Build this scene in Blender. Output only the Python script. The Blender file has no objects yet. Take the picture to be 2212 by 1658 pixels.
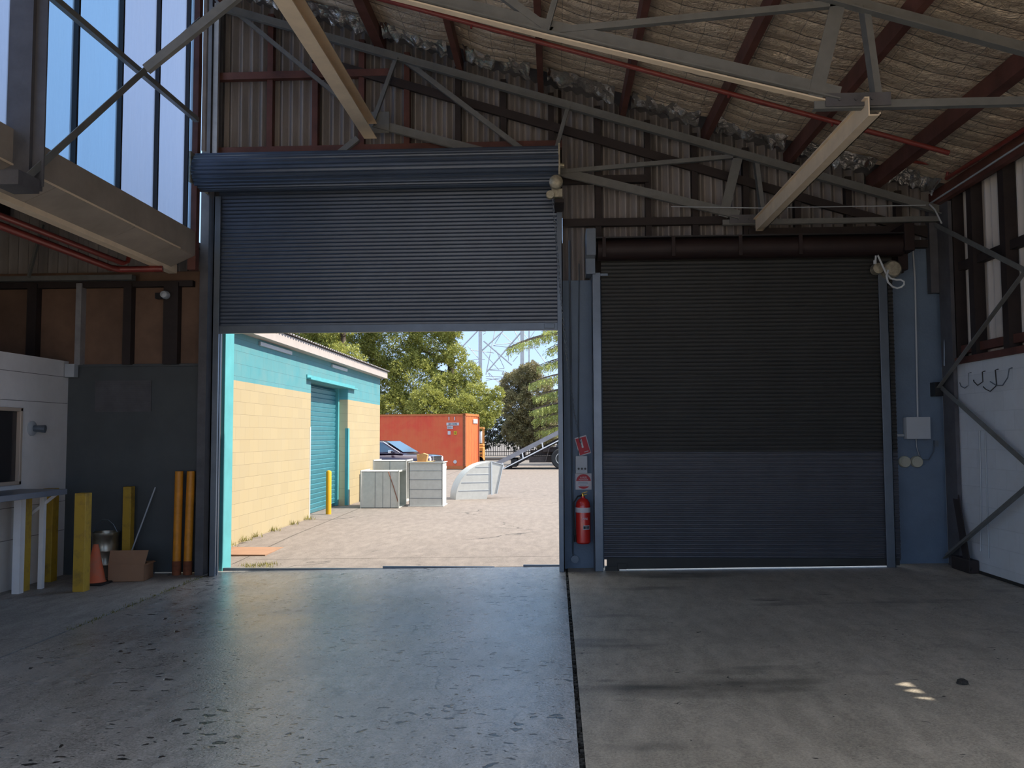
import bpy, math, random
from mathutils import noise as NZ
from mathutils import Vector, Matrix
R = random.Random(7)
sc = bpy.context.scene
COL = sc.collection

# ---------------------------------------------------------------- camera
F_PX, CX, CY, CAMZ = 1850.0, 1106.0, 829.0, 1.57
_th = math.atan(111/F_PX); _ps = math.atan(94/F_PX*math.cos(_th)); _ro = math.radians(-0.25)
FW = Vector((-math.sin(_ps)*math.cos(_th), math.cos(_ps)*math.cos(_th), math.sin(_th)))
_r0 = FW.cross(Vector((0, 0, 1))).normalized(); _u0 = _r0.cross(FW)
RT = _r0*math.cos(_ro) + _u0*math.sin(_ro); UP = RT.cross(FW)
cam = bpy.data.cameras.new('camera'); camo = bpy.data.objects.new('camera', cam); COL.objects.link(camo)
cam.sensor_width = 36; cam.lens = F_PX/2212*36; cam.clip_start = 0.05; cam.clip_end = 500
camo.matrix_world = Matrix(((RT.x, UP.x, -FW.x, 0), (RT.y, UP.y, -FW.y, 0), (RT.z, UP.z, -FW.z, CAMZ), (0, 0, 0, 1)))
sc.camera = camo

# ---------------------------------------------------------------- view, sky, sun
sc.view_settings.view_transform = 'Standard'; sc.view_settings.look = 'None'
sc.view_settings.gamma = 1.0; sc.view_settings.exposure = 1.25; sc.view_settings.use_curve_mapping = False
sc.cycles.max_bounces = 12; sc.cycles.diffuse_bounces = 7; sc.cycles.glossy_bounces = 4; sc.cycles.transparent_max_bounces = 12
sc.cycles.sample_clamp_indirect = 6.0
wd = bpy.data.worlds.new('sky'); sc.world = wd; wd.use_nodes = True
nt = wd.node_tree; nt.nodes.clear()
wo = nt.nodes.new('ShaderNodeOutputWorld'); bg = nt.nodes.new('ShaderNodeBackground')
tc = nt.nodes.new('ShaderNodeTexCoord'); sx = nt.nodes.new('ShaderNodeSeparateXYZ'); rp = nt.nodes.new('ShaderNodeValToRGB')
nt.links.new(tc.outputs['Generated'], sx.inputs[0]); nt.links.new(sx.outputs['Z'], rp.inputs[0])
nt.links.new(rp.outputs[0], bg.inputs[0]); nt.links.new(bg.outputs[0], wo.inputs[0])
e = rp.color_ramp.elements
e[0].position = 0.0; e[0].color = (.36, .45, .62, 1); e[1].position = 1.0; e[1].color = (1.7, 1.65, 1.6, 1)
k = e.new(.12); k.color = (.27, .39, .62, 1); k = e.new(.35); k.color = (.25, .40, .62, 1); k = e.new(.70); k.color = (.27, .41, .62, 1); k = e.new(.82); k.color = (1.2, 1.2, 1.2, 1)
bg.inputs[1].default_value = 1.0
sl = bpy.data.lights.new('sun', 'SUN'); so = bpy.data.objects.new('sun', sl); COL.objects.link(so)
sl.energy = 4.0; sl.angle = math.radians(.6); sl.color = (1, .91, .77)
so.rotation_euler = Vector((-1, -.012, -1.05)).to_track_quat('-Z', 'Y').to_euler(); so.location = (20, 20, 30)

# ---------------------------------------------------------------- points read off the photograph onto real planes
def _ray(px, py): return FW + RT*((px-CX)/F_PX) + UP*((CY-py)/F_PX)
def _on(ax, px, py, v):
    d = _ray(px, py); c = Vector((0, 0, CAMZ)); return c + d*((v-c[ax])/d[ax])
def aX(px, py, x): return _on(0, px, py, x)
def aY(px, py, y): return _on(1, px, py, y)
def zf(x): return .0165*x + .008          # the hall floor falls gently to the left
def aF(px, py):                            # point on the hall floor
    p = _on(2, px, py, 0.0)
    for _ in range(6): p = _on(2, px, py, zf(p.x))
    return p
def roofz(x): return 5.50 - .314*x        # underside of the top chords

# ---------------------------------------------------------------- mesh helpers
class MB:
    def __init__(s): s.v = []; s.f = []
    def add(s, vs, fs):
        n = len(s.v); s.v += [tuple(v) for v in vs]; s.f += [tuple(i+n for i in f) for f in fs]; return s
    def box(s, x0, x1, y0, y1, z0, z1):
        return s.add([(x0,y0,z0),(x1,y0,z0),(x1,y1,z0),(x0,y1,z0),(x0,y0,z1),(x1,y0,z1),(x1,y1,z1),(x0,y1,z1)],
                     [(0,3,2,1),(4,5,6,7),(0,1,5,4),(1,2,6,5),(2,3,7,6),(3,0,4,7)])
    def prof(s, p, q, pts, up=(0,0,1)):    # extrude a closed outline (u,v) from p to q; v follows up
        p = Vector(p); q = Vector(q); d = (q-p).normalized(); up = Vector(up)
        if abs(d.dot(up)) > .99: up = Vector((0, 1, 0))
        u = d.cross(up).normalized(); w = u.cross(d); n = len(pts)
        vs = [p+u*a+w*b for a, b in pts] + [q+u*a+w*b for a, b in pts]
        return s.add(vs, [(i, (i+1) % n, n+(i+1) % n, n+i) for i in range(n)] + [tuple(range(n-1, -1, -1)), tuple(range(n, 2*n))])
    def beam(s, p, q, w, h, up=(0,0,1)):
        return s.prof(p, q, [(-w/2,-h/2),(w/2,-h/2),(w/2,h/2),(-w/2,h/2)], up)
    def angle(s, p, q, w, h, t=.008, up=(0,0,1), flip=1):
        return s.prof(p, q, [(0,0),(flip*w,0),(flip*w,t),(flip*t,t),(flip*t,h),(0,h)], up)
    def chan(s, p, q, w, h, t=.008, up=(0,0,1), flip=1):
        f = flip; return s.prof(p, q, [(0,0),(f*w,0),(f*w,t),(f*t,t),(f*t,h-t),(f*w,h-t),(f*w,h),(0,h)], up)
    def tube(s, pts, r, n=8, cap=True):
        pts = [Vector(p) for p in pts]; m = len(pts); rs = r if isinstance(r, (list, tuple)) else [r]*m
        vs = []; ref = None
        for i, p in enumerate(pts):
            d = (pts[min(i+1, m-1)]-pts[max(i-1, 0)]).normalized()
            if ref is None: ref = Vector((0,0,1)) if abs(d.z) < .9 else Vector((1,0,0))
            u = d.cross(ref).normalized(); w = u.cross(d); ref = w
            vs += [p+(u*math.cos(2*math.pi*k/n)+w*math.sin(2*math.pi*k/n))*rs[i] for k in range(n)]
        fs = [(i*n+k, i*n+(k+1) % n, (i+1)*n+(k+1) % n, (i+1)*n+k) for i in range(m-1) for k in range(n)]
        if cap: fs += [tuple(range(n-1, -1, -1)), tuple(range((m-1)*n, m*n))]
        return s.add(vs, fs)
    def lathe(s, c, prof, n=24, axis=(0,0,1)):
        ax = Vector(axis).normalized(); a = Vector((1,0,0)) if abs(ax.x) < .9 else Vector((0,1,0))
        u = ax.cross(a).normalized(); w = ax.cross(u); c = Vector(c); m = len(prof)
        vs = [c+ax*z+(u*math.cos(2*math.pi*k/n)+w*math.sin(2*math.pi*k/n))*r for r, z in prof for k in range(n)]
        fs = [(i*n+k, i*n+(k+1) % n, (i+1)*n+(k+1) % n, (i+1)*n+k) for i in range(m-1) for k in range(n)]
        if prof[0][0] > 1e-5: fs.append(tuple(range(n-1, -1, -1)))
        if prof[-1][0] > 1e-5: fs.append(tuple(range((m-1)*n, m*n)))
        return s.add(vs, fs)
    def grid(s, nu, nv, fn, thick=None):
        vs = [fn(i/nu, j/nv) for j in range(nv+1) for i in range(nu+1)]
        return s.add(vs, [(j*(nu+1)+i, j*(nu+1)+i+1, (j+1)*(nu+1)+i+1, (j+1)*(nu+1)+i) for j in range(nv) for i in range(nu)])
    def poly(s, pts, d):                   # planar outline given thickness vector d
        n = len(pts); d = Vector(d); pts = [Vector(p) for p in pts]
        return s.add(pts+[p+d for p in pts], [tuple(range(n)), tuple(range(2*n-1, n-1, -1))] + [(i, n+i, n+(i+1) % n, (i+1) % n) for i in range(n)])
    def build(s, name, mat, parent=None, smooth=False, bevel=0, local=False, kind=None):
        me = bpy.data.meshes.new(name); o = bpy.data.objects.new(name, me); COL.objects.link(o)
        off = Vector((0,0,0))
        if parent is not None:
            q = parent; off = Vector((0,0,0))
            while q is not None: off = off + q.location; q = q.parent
            o.parent = parent
        vs = s.v if local else [(a-off.x, b-off.y, c-off.z) for a, b, c in s.v]
        me.from_pydata(vs, [], s.f); me.update()
        if mat: me.materials.append(mat)
        if smooth:
            me.polygons.foreach_set('use_smooth', [True]*len(me.polygons)); me.set_sharp_from_angle(angle=math.radians(40))
        if bevel:
            b = o.modifiers.new('bevel', 'BEVEL'); b.width = bevel; b.segments = 2; b.limit_method = 'ANGLE'
        if kind: o['kind'] = kind
        return o
def thing(name, label, cat, loc=(0,0,0), rz=0, group=None, kind=None):
    o = bpy.data.objects.new(name, None); COL.objects.link(o); o.location = loc; o.rotation_euler = (0,0,rz); o.empty_display_size = .1
    if label: o['label'] = label
    if cat: o['category'] = cat
    if group: o['group'] = group
    if kind: o['kind'] = kind
    return o
def tag(o, label, cat, group=None, kind=None):
    o['label'] = label; o['category'] = cat
    if group: o['group'] = group
    if kind: o['kind'] = kind
    return o
def base(name, label, cat, mb, mat, group=None, **k):   # one-mesh thing with its origin at its lowest middle
    xs = [v[0] for v in mb.v]; ys = [v[1] for v in mb.v]; zs = [v[2] for v in mb.v]
    c = ((min(xs)+max(xs))/2, (min(ys)+max(ys))/2, min(zs)); mb.v = [(a-c[0], b-c[1], d-c[2]) for a, b, d in mb.v]
    o = mb.build(name, mat, **k); o.location = c; return tag(o, label, cat, group)
def text(s, name, size, mat, M, parent, ext=.001, sx=1.0):
    cu = bpy.data.curves.new('t', 'FONT'); cu.body = s; cu.size = size; cu.extrude = ext; cu.align_x = 'CENTER'; cu.align_y = 'CENTER'
    t = bpy.data.objects.new('t', cu); COL.objects.link(t)
    dg = bpy.context.evaluated_depsgraph_get(); me = bpy.data.meshes.new_from_object(t.evaluated_get(dg))
    bpy.data.objects.remove(t); me.transform(Matrix.Diagonal((sx, 1, 1, 1))); me.transform(M); me.materials.clear(); me.materials.append(mat)
    o = bpy.data.objects.new(name, me); COL.objects.link(o); o.parent = parent; return o
FACE = Matrix(((1,0,0,0),(0,0,-1,0),(0,1,0,0),(0,0,0,1)))   # text plane facing -Y

# ---------------------------------------------------------------- materials
def M(name, col, rough=.6, metal=0.0, var=.12, scale=4.0, bump=0.0, bscale=30.0, col2=None, thr=None, spec=None, trans=0, coat=0, stretch=None):
    m = bpy.data.materials.new(name); m.use_nodes = True; t = m.node_tree; b = t.nodes['Principled BSDF']; L = t.links
    b.inputs['Roughness'].default_value = rough; b.inputs['Metallic'].default_value = metal
    if spec is not None: b.inputs['Specular IOR Level'].default_value = spec
    if coat: b.inputs['Coat Weight'].default_value = coat; b.inputs['Coat Roughness'].default_value = .08
    tc = t.nodes.new('ShaderNodeTexCoord'); mp = t.nodes.new('ShaderNodeMapping'); L.new(tc.outputs['Object'], mp.inputs[0])
    if stretch: mp.inputs['Scale'].default_value = stretch
    n = t.nodes.new('ShaderNodeTexNoise'); n.inputs['Scale'].default_value = scale; n.inputs['Detail'].default_value = 6; n.inputs['Roughness'].default_value = .65
    L.new(mp.outputs[0], n.inputs[0])
    r = t.nodes.new('ShaderNodeValToRGB'); L.new(n.outputs[0], r.inputs[0]); L.new(r.outputs[0], b.inputs['Base Color'])
    c2 = col2 if col2 else tuple(c*(1-var) for c in col); c1 = col if col2 else tuple(min(1, c*(1+var)) for c in col)
    lo, hi = thr if thr else (.3, .7)
    r.color_ramp.elements[0].position = lo; r.color_ramp.elements[0].color = (*c2, 1)
    r.color_ramp.elements[1].position = hi; r.color_ramp.elements[1].color = (*c1, 1)
    if bump:
        n2 = t.nodes.new('ShaderNodeTexNoise'); n2.inputs['Scale'].default_value = bscale; n2.inputs['Detail'].default_value = 4; L.new(mp.outputs[0], n2.inputs[0])
        bp = t.nodes.new('ShaderNodeBump'); bp.inputs['Strength'].default_value = bump; bp.inputs['Distance'].default_value = .02
        L.new(n2.outputs[0], bp.inputs['Height']); L.new(bp.outputs[0], b.inputs['Normal'])
    if trans:
        tl = t.nodes.new('ShaderNodeBsdfTranslucent'); mx = t.nodes.new('ShaderNodeMixShader'); mx.inputs[0].default_value = trans
        L.new(r.outputs[0], tl.inputs[0]); L.new(b.outputs[0], mx.inputs[1]); L.new(tl.outputs[0], mx.inputs[2])
        L.new(mx.outputs[0], t.nodes['Material Output'].inputs[0])
    return m
def nd(t, kind, **k):
    n = t.nodes.new('ShaderNode'+kind)
    for a, b in k.items():
        if a.startswith('i_'): n.inputs[a[2:]].default_value = b
        else: setattr(n, a, b)
    return n
def ramp(t, src, stops):
    r = t.nodes.new('ShaderNodeValToRGB'); el = r.color_ramp.elements
    while len(el) < len(stops): el.new(.5)
    for q, (p, c) in zip(el, stops): q.position = p; q.color = (c, c, c, 1) if not isinstance(c, tuple) else (*c, 1)
    t.links.new(src, r.inputs[0]); return r.outputs[0]
def mixc(t, fac, a, b, mode='MIX'):
    n = t.nodes.new('ShaderNodeMix'); n.data_type = 'RGBA'; n.blend_type = mode
    for i, v in ((0, fac), (6, a), (7, b)):
        if hasattr(v, 'links'): t.links.new(v, n.inputs[i])
        else: n.inputs[i].default_value = v if not isinstance(v, tuple) else (*v, 1)[:4]
    return n.outputs[2]

def concrete(name, ca, cb, rough0, rough1, pits, cracks, stains):
    m = bpy.data.materials.new(name); m.use_nodes = True; t = m.node_tree; b = t.nodes['Principled BSDF']; L = t.links
    tc = nd(t, 'TexCoord'); o = tc.outputs['Object']
    def noise(s, d=5, st=None, r=.6):
        src = o
        if st: mp = nd(t, 'Mapping'); mp.inputs['Scale'].default_value = st; L.new(o, mp.inputs[0]); src = mp.outputs[0]
        n = nd(t, 'TexNoise', i_Scale=s, i_Detail=d, i_Roughness=r); L.new(src, n.inputs[0]); return n.outputs[0]
    col = mixc(t, ramp(t, noise(.55, 7), [(.32, 0.), (.68, 1.)]), ca, cb)
    col = mixc(t, ramp(t, noise(70, 3, None, .8), [(.42, 0.), (.62, .8)]), col, tuple(c*.5 for c in ca))
    col = mixc(t, ramp(t, noise(16, 5, None, .8), [(.45, 0.), (.65, .5)]), col, tuple(c*.6 for c in ca))
    col = mixc(t, ramp(t, noise(8, 5, (1, .35, 1)), [(.4, 0.), (.75, .35)]), col, tuple(min(1, c*1.5) for c in cb))
    h = noise(60, 4)
    hs = [(h, .35), (noise(9, 4), .12)]
    if pits:
        v = nd(t, 'TexVoronoi', i_Scale=13.0); mp = nd(t, 'Mapping'); mp.inputs['Scale'].default_value = (.75, 1.5, 1)
        dn = nd(t, 'TexNoise', i_Scale=6.0, i_Detail=3.0); L.new(o, dn.inputs[0])
        ad = nd(t, 'VectorMath', operation='MULTIPLY_ADD'); L.new(dn.outputs['Color'], ad.inputs[0]); ad.inputs[1].default_value = (.22, .22, 0); L.new(o, ad.inputs[2])
        L.new(ad.outputs[0], mp.inputs[0]); L.new(mp.outputs[0], v.inputs[0])
        sp = nd(t, 'SeparateColor'); L.new(v.outputs['Color'], sp.inputs[0])
        pr = nd(t, 'Math', operation='MULTIPLY'); L.new(sp.outputs[0], pr.inputs[0]); pr.inputs[1].default_value = pits
        patch = ramp(t, noise(.8, 4), [(.36, .25), (.58, 1.)])
        pm = nd(t, 'Math', operation='MULTIPLY'); L.new(pr.outputs[0], pm.inputs[0]); L.new(patch, pm.inputs[1])
        lt = nd(t, 'Math', operation='SUBTRACT'); L.new(pm.outputs[0], lt.inputs[0]); L.new(v.outputs['Distance'], lt.inputs[1])
        pit = ramp(t, lt.outputs[0], [(.0, 0.), (.07, 1.)])
        v2 = nd(t, 'TexVoronoi', i_Scale=42.0); mp2 = nd(t, 'Mapping'); mp2.inputs['Scale'].default_value = (.7, 1.3, 1); L.new(ad.outputs[0], mp2.inputs[0]); L.new(mp2.outputs[0], v2.inputs[0])
        s2 = nd(t, 'SeparateColor'); L.new(v2.outputs['Color'], s2.inputs[0])
        l2 = nd(t, 'Math', operation='MULTIPLY_ADD'); L.new(s2.outputs[1], l2.inputs[0]); l2.inputs[1].default_value = pits*.8; 
        ng = nd(t, 'Math', operation='MULTIPLY'); L.new(v2.outputs['Distance'], ng.inputs[0]); ng.inputs[1].default_value = -1; L.new(ng.outputs[0], l2.inputs[2])
        pit2 = ramp(t, l2.outputs[0], [(.02, 0.), (.10, .75)])
        mxp = nd(t, 'Math', operation='MAXIMUM'); L.new(pit, mxp.inputs[0]); L.new(pit2, mxp.inputs[1]); pit = mxp.outputs[0]
        col = mixc(t, pit, col, (.012, .012, .013)); 
    if cracks:
        v = nd(t, 'TexVoronoi', i_Scale=cracks, feature='DISTANCE_TO_EDGE'); dn = nd(t, 'TexNoise', i_Scale=2.2, i_Detail=5.0); L.new(o, dn.inputs[0])
        ad = nd(t, 'VectorMath', operation='MULTIPLY_ADD'); L.new(dn.outputs['Color'], ad.inputs[0]); ad.inputs[1].default_value = (.7, .7, 0); L.new(o, ad.inputs[2]); L.new(ad.outputs[0], v.inputs[0])
        ck = ramp(t, v.outputs['Distance'], [(.0, 1.), (.006, 0.)])
        gate = ramp(t, noise(.7, 3), [(.5, 0.), (.58, .9)])
        g = nd(t, 'Math', operation='MULTIPLY'); L.new(ck, g.inputs[0]); L.new(gate, g.inputs[1])
        col = mixc(t, g.outputs[0], col, (.015, .014, .014)); 
    if stains:
        col = mixc(t, ramp(t, noise(.9, 4, (.45, 1.6, 1), .55), [(.56, 0.), (.7, stains)]), col, (.02, .02, .02))
        col = mixc(t, ramp(t, noise(2.6, 3, (.5, 1.5, 1), .5), [(.66, 0.), (.74, stains)]), col, (.02, .02, .02))
    L.new(col, b.inputs['Base Color'])
    rg = ramp(t, noise(1.1, 6), [(.3, rough0), (.7, rough1)]); L.new(rg, b.inputs['Roughness']); b.inputs['Specular IOR Level'].default_value = .75 if pits > .3 else .45
    acc = None
    for src, w in hs:
        k_ = nd(t, 'Math', operation='MULTIPLY'); L.new(src, k_.inputs[0]); k_.inputs[1].default_value = w
        if acc is None: acc = k_.outputs[0]
        else: a_ = nd(t, 'Math', operation='ADD'); L.new(acc, a_.inputs[0]); L.new(k_.outputs[0], a_.inputs[1]); acc = a_.outputs[0]
    if pits:
        k_ = nd(t, 'Math', operation='MULTIPLY_ADD'); L.new(pit, k_.inputs[0]); k_.inputs[1].default_value = -.45; L.new(acc, k_.inputs[2]); acc = k_.outputs[0]
    bp = nd(t, 'Bump', i_Strength=.5, i_Distance=.02); L.new(acc, bp.inputs['Height']); L.new(bp.outputs[0], b.inputs['Normal'])
    return m

def blocks(name, ca, cb=None, zsplit=None, bw=.39, bh=.19, mortar=.8, axis='Y', rough=.7):
    m = bpy.data.materials.new(name); m.use_nodes = True; t = m.node_tree; b = t.nodes['Principled BSDF']; L = t.links
    tc = nd(t, 'TexCoord'); s = nd(t, 'SeparateXYZ'); L.new(tc.outputs['Object'], s.inputs[0]); c = nd(t, 'CombineXYZ')
    L.new(s.outputs[axis], c.inputs[0]); L.new(s.outputs['Z'], c.inputs[1])
    br = nd(t, 'TexBrick', i_Scale=1.0); br.inputs['Mortar Size'].default_value = .004; br.inputs['Mortar Smooth'].default_value = .3
    br.inputs['Brick Width'].default_value = bw; br.inputs['Row Height'].default_value = bh; L.new(c.outputs[0], br.inputs[0])
    br.inputs['Color1'].default_value = (*ca, 1); br.inputs['Color2'].default_value = (*[x*.93 for x in ca], 1); br.inputs['Mortar'].default_value = (*[x*mortar for x in ca], 1)
    col = br.outputs[0]
    if cb:
        b2 = nd(t, 'TexBrick', i_Scale=1.0); b2.inputs['Mortar Size'].default_value = .005; b2.inputs['Mortar Smooth'].default_value = .3
        b2.inputs['Brick Width'].default_value = bw; b2.inputs['Row Height'].default_value = bh; L.new(c.outputs[0], b2.inputs[0])
        b2.inputs['Color1'].default_value = (*cb, 1); b2.inputs['Color2'].default_value = (*[x*.93 for x in cb], 1); b2.inputs['Mortar'].default_value = (*[x*mortar for x in cb], 1)
        g = nd(t, 'Math', operation='GREATER_THAN'); L.new(s.outputs['Z'], g.inputs[0]); g.inputs[1].default_value = zsplit
        col = mixc(t, g.outputs[0], col, b2.outputs[0])
    n = nd(t, 'TexNoise', i_Scale=2.5, i_Detail=8.0, i_Roughness=.7); L.new(tc.outputs['Object'], n.inputs[0])
    col = mixc(t, ramp(t, n.outputs[0], [(.3, .82), (.65, 1.)]), (.30, .28, .22), col)
    L.new(col, b.inputs['Base Color']); b.inputs['Roughness'].default_value = rough
    bp = nd(t, 'Bump', i_Strength=.5, i_Distance=.01); L.new(br.outputs['Fac'], bp.inputs['Height']); bp.invert = True; L.new(bp.outputs[0], b.inputs['Normal'])
    return m

def foil_mat(name):
    m = bpy.data.materials.new(name); m.use_nodes = True; t = m.node_tree; b = t.nodes['Principled BSDF']; L = t.links
    tc = nd(t, 'TexCoord'); o = tc.outputs['Object']
    dn = nd(t, 'TexNoise', i_Scale=2.0, i_Detail=2.0); L.new(o, dn.inputs[0])
    ad = nd(t, 'VectorMath', operation='MULTIPLY_ADD'); L.new(dn.outputs['Color'], ad.inputs[0]); ad.inputs[1].default_value = (.06, .09, 0); L.new(o, ad.inputs[2])
    s = nd(t, 'SeparateXYZ'); L.new(ad.outputs[0], s.inputs[0])
    def wires(src, sp, w):
        a = nd(t, 'Math', operation='DIVIDE'); L.new(src, a.inputs[0]); a.inputs[1].default_value = sp
        f = nd(t, 'Math', operation='FRACT'); L.new(a.outputs[0], f.inputs[0])
        c = nd(t, 'Math', operation='SUBTRACT'); L.new(f.outputs[0], c.inputs[0]); c.inputs[1].default_value = .5
        d = nd(t, 'Math', operation='ABSOLUTE'); L.new(c.outputs[0], d.inputs[0]); return d.outputs[0]
    wy = wires(s.outputs['Y'], .22, 0); wx = wires(s.outputs['X'], .26, 0)
    ly = ramp(t, wy, [(.0, 1.), (.045, 0.)]); lx = ramp(t, wx, [(.0, .7), (.018, 0.)])
    mx = nd(t, 'Math', operation='MAXIMUM'); L.new(ly, mx.inputs[0]); L.new(lx, mx.inputs[1])
    n = nd(t, 'TexNoise', i_Scale=3.0, i_Detail=8.0, i_Roughness=.7); L.new(o, n.inputs[0])
    base_ = mixc(t, ramp(t, n.outputs[0], [(.35, 0.), (.65, 1.)]), (.68, .55, .41), (.92, .77, .58))
    col = mixc(t, mx.outputs[0], base_, (.06, .05, .045)); L.new(col, b.inputs['Base Color'])
    b.inputs['Metallic'].default_value = .6; b.inputs['Roughness'].default_value = .42
    cr = nd(t, 'TexNoise', i_Scale=16.0, i_Detail=5.0, i_Roughness=.6, i_Distortion=1.2); L.new(o, cr.inputs[0])
    q = nd(t, 'Math', operation='MULTIPLY_ADD'); L.new(wy, q.inputs[0]); q.inputs[1].default_value = .9; L.new(cr.outputs[0], q.inputs[2])
    bp = nd(t, 'Bump', i_Strength=.8, i_Distance=.06); L.new(q.outputs[0], bp.inputs['Height']); L.new(bp.outputs[0], b.inputs['Normal'])
    return m

def frosted(name, col, clear, tint=(.8, .9, 1)):
    m = bpy.data.materials.new(name); m.use_nodes = True; t = m.node_tree; L = t.links; t.nodes.remove(t.nodes['Principled BSDF'])
    tr = nd(t, 'BsdfTransparent'); tr.inputs[0].default_value = (*tint, 1); tl = nd(t, 'BsdfTranslucent'); gl = nd(t, 'BsdfGlossy', i_Roughness=.25); gl.inputs[0].default_value = (.3, .3, .3, 1)
    tc = nd(t, 'TexCoord'); n = nd(t, 'TexNoise', i_Scale=1.2, i_Detail=8.0, i_Roughness=.7); mp = nd(t, 'Mapping'); mp.inputs['Scale'].default_value = (1, 5, .6)
    L.new(tc.outputs['Object'], mp.inputs[0]); L.new(mp.outputs[0], n.inputs[0])
    tl.inputs[0].default_value = (*col, 1)
    d = ramp(t, n.outputs[0], [(.35, clear+.05), (.7, max(0, clear-.08))])
    a = nd(t, 'MixShader'); L.new(d, a.inputs[0]); L.new(tl.outputs[0], a.inputs[1]); L.new(tr.outputs[0], a.inputs[2])
    c = nd(t, 'MixShader'); c.inputs[0].default_value = .06; L.new(a.outputs[0], c.inputs[1]); L.new(gl.outputs[0], c.inputs[2])
    L.new(c.outputs[0], t.nodes['Material Output'].inputs[0]); return m

m_slabL = concrete('worn_concrete', (.27, .26, .25), (.42, .40, .38), .17, .34, .40, .6, 0)
m_slabR = concrete('sealed_concrete', (.34, .305, .25), (.43, .385, .32), .42, .6, .2, 0, .75)
m_slabK = concrete('kerb_concrete', (.28, .265, .25), (.37, .35, .33), .55, .75, .12, .6, .2)
m_yard = concrete('yard_concrete', (.175, .146, .128), (.20, .172, .152), .8, .9, .04, .25, 0)
m_dirt = M('joint_dirt', (.03, .028, .025), .95, bump=.6, bscale=80)
m_jnt = M('sandy_joint_fill', (.075, .062, .052), .95)
m_asph = M('road_asphalt', (.13, .115, .105), .9, var=.2, scale=.6)
m_foil = foil_mat('roof_foil')
m_foil2 = M('crumpled_foil', (.75, .73, .70), .2, .95, bump=1.0, bscale=14)
m_steel = M('painted_truss_steel', (.16, .165, .16), .5, .1, var=.15, scale=8)
m_cream = M('cream_underlight', (.80, .66, .48), .45, .1, var=.1, scale=5)
m_red = M('red_oxide_timber', (.11, .040, .030), .65, var=.35, scale=4)
m_drum = M('dark_red_drum_cover', (.022, .011, .010), .6, .2, var=.3)
m_dkst = M('dark_stud_timber', (.026, .018, .017), .7, var=.3, scale=6)
m_sheet = M('fibre_cement_sheet', (.27, .25, .245), .75, var=.3, scale=2.5, stretch=(1, 1, .25), bump=.25, bscale=90)
m_sheetW = M('pale_fibre_cement_sheet', (.60, .57, .54), .75, var=.15, scale=2.0, stretch=(1, 1, .25))
m_pipe = M('red_sprinkler_pipe', (.20, .035, .028), .35, .1, var=.15, scale=6)
m_col = M('dark_grey_column_paint', (.10, .10, .11), .5, .2, var=.25)
m_colL = M('light_grey_column_paint', (.33, .33, .34), .45, .2, var=.2)
m_slat = M('slate_roller_slats', (.060, .082, .12), .32, .35, var=.12, scale=3, spec=.6)
m_slat2 = M('dusty_roller_slats', (.034, .035, .033), .6, .2, var=.2, scale=2)
m_slat3 = M('grey_roller_slats', (.085, .09, .105), .42, .35, var=.15, scale=3)
m_guide = M('grey_steel_guide', (.15, .18, .215), .35, .5, var=.12)
m_bwall = M('blue_grey_wall_paint', (.13, .185, .26), .55, var=.12, scale=3, bump=.15, bscale=40)
m_gpan = M('dark_green_grey_sheet', (.075, .085, .09), .6, .1, var=.15, scale=2)
m_white = blocks('white_painted_blocks', (.68, .73, .79), bw=.39, bh=.2, mortar=.9)
m_office = M('white_weatherboard_paint', (.80, .79, .79), .6, var=.05)
m_ply = M('brown_ply_panel', (.17, .10, .065), .75, var=.35, scale=1.2)
m_fascia = M('brown_grey_fascia_sheet', (.30, .26, .22), .55, .1, var=.18, scale=2.2)
m_yel = M('chipped_yellow_paint', (.50, .31, .028), .5, col2=(.28, .17, .03), thr=(.3, .5), scale=7)
m_oran = M('yellow_orange_steel_paint', (.70, .27, .02), .45, var=.2, scale=9)
m_galv = M('galvanised_steel', (.52, .52, .49), .45, .25, var=.08, scale=9)
m_galvd = M('inside_of_duct', (.10, .10, .10), .6, .5)
m_turq = M('turquoise_paint', (.075, .31, .34), .5, var=.12, scale=3)
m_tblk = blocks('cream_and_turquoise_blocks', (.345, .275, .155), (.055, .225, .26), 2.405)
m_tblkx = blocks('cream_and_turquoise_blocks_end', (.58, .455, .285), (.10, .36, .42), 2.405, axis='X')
m_tdoor = M('turquoise_roller_slats', (.06, .22, .27), .4, .3, var=.1)
m_fwhite = M('off_white_fascia_paint', (.36, .32, .30), .6, var=.06)
m_roof = M('grey_corrugated_roof', (.22, .21, .21), .6, .3, var=.2, scale=3)
m_yb = M('bright_yellow_bollard_paint', (.62, .32, .008), .4, var=.05)
m_cont = M('faded_orange_container_paint', (.60, .065, .025), .6, col2=(.60, .11, .035), thr=(.44, .58), scale=.45, stretch=(1, 1, 1.3))
m_contF = M('orange_container_end_paint', (.45, .13, .035), .6, var=.12, scale=2)
m_rust = M('rust', (.22, .07, .03), .85, var=.3, scale=12)
m_lblw = M('white_label', (.50, .50, .52), .6, var=.03)
m_lbly = M('yellow_label', (.55, .38, .012), .6, var=.03)
m_black = M('black_rubber', (.018, .018, .018), .7, var=.2)
m_blk = M('black_plastic', (.012, .012, .014), .4, var=.1)
m_car = M('dark_aubergine_car_paint', (.035, .018, .040), .25, .4, var=.1, coat=1)
m_glass = M('tinted_glass', (.05, .09, .14), .06, 0, var=.05, spec=1.0)
m_chrome = M('chrome', (.75, .75, .76), .12, 1, var=.03)
m_truck = M('truck_steel_grey', (.28, .27, .28), .5, .4, var=.15)
m_trkd = M('dirty_chassis_brown', (.075, .06, .055), .8, var=.3, scale=8)
m_trkw = M('white_cab_paint', (.75, .75, .74), .35, var=.04)
m_bark = M('tree_bark', (.09, .065, .05), .9, var=.35, scale=5, bump=.5)
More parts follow.
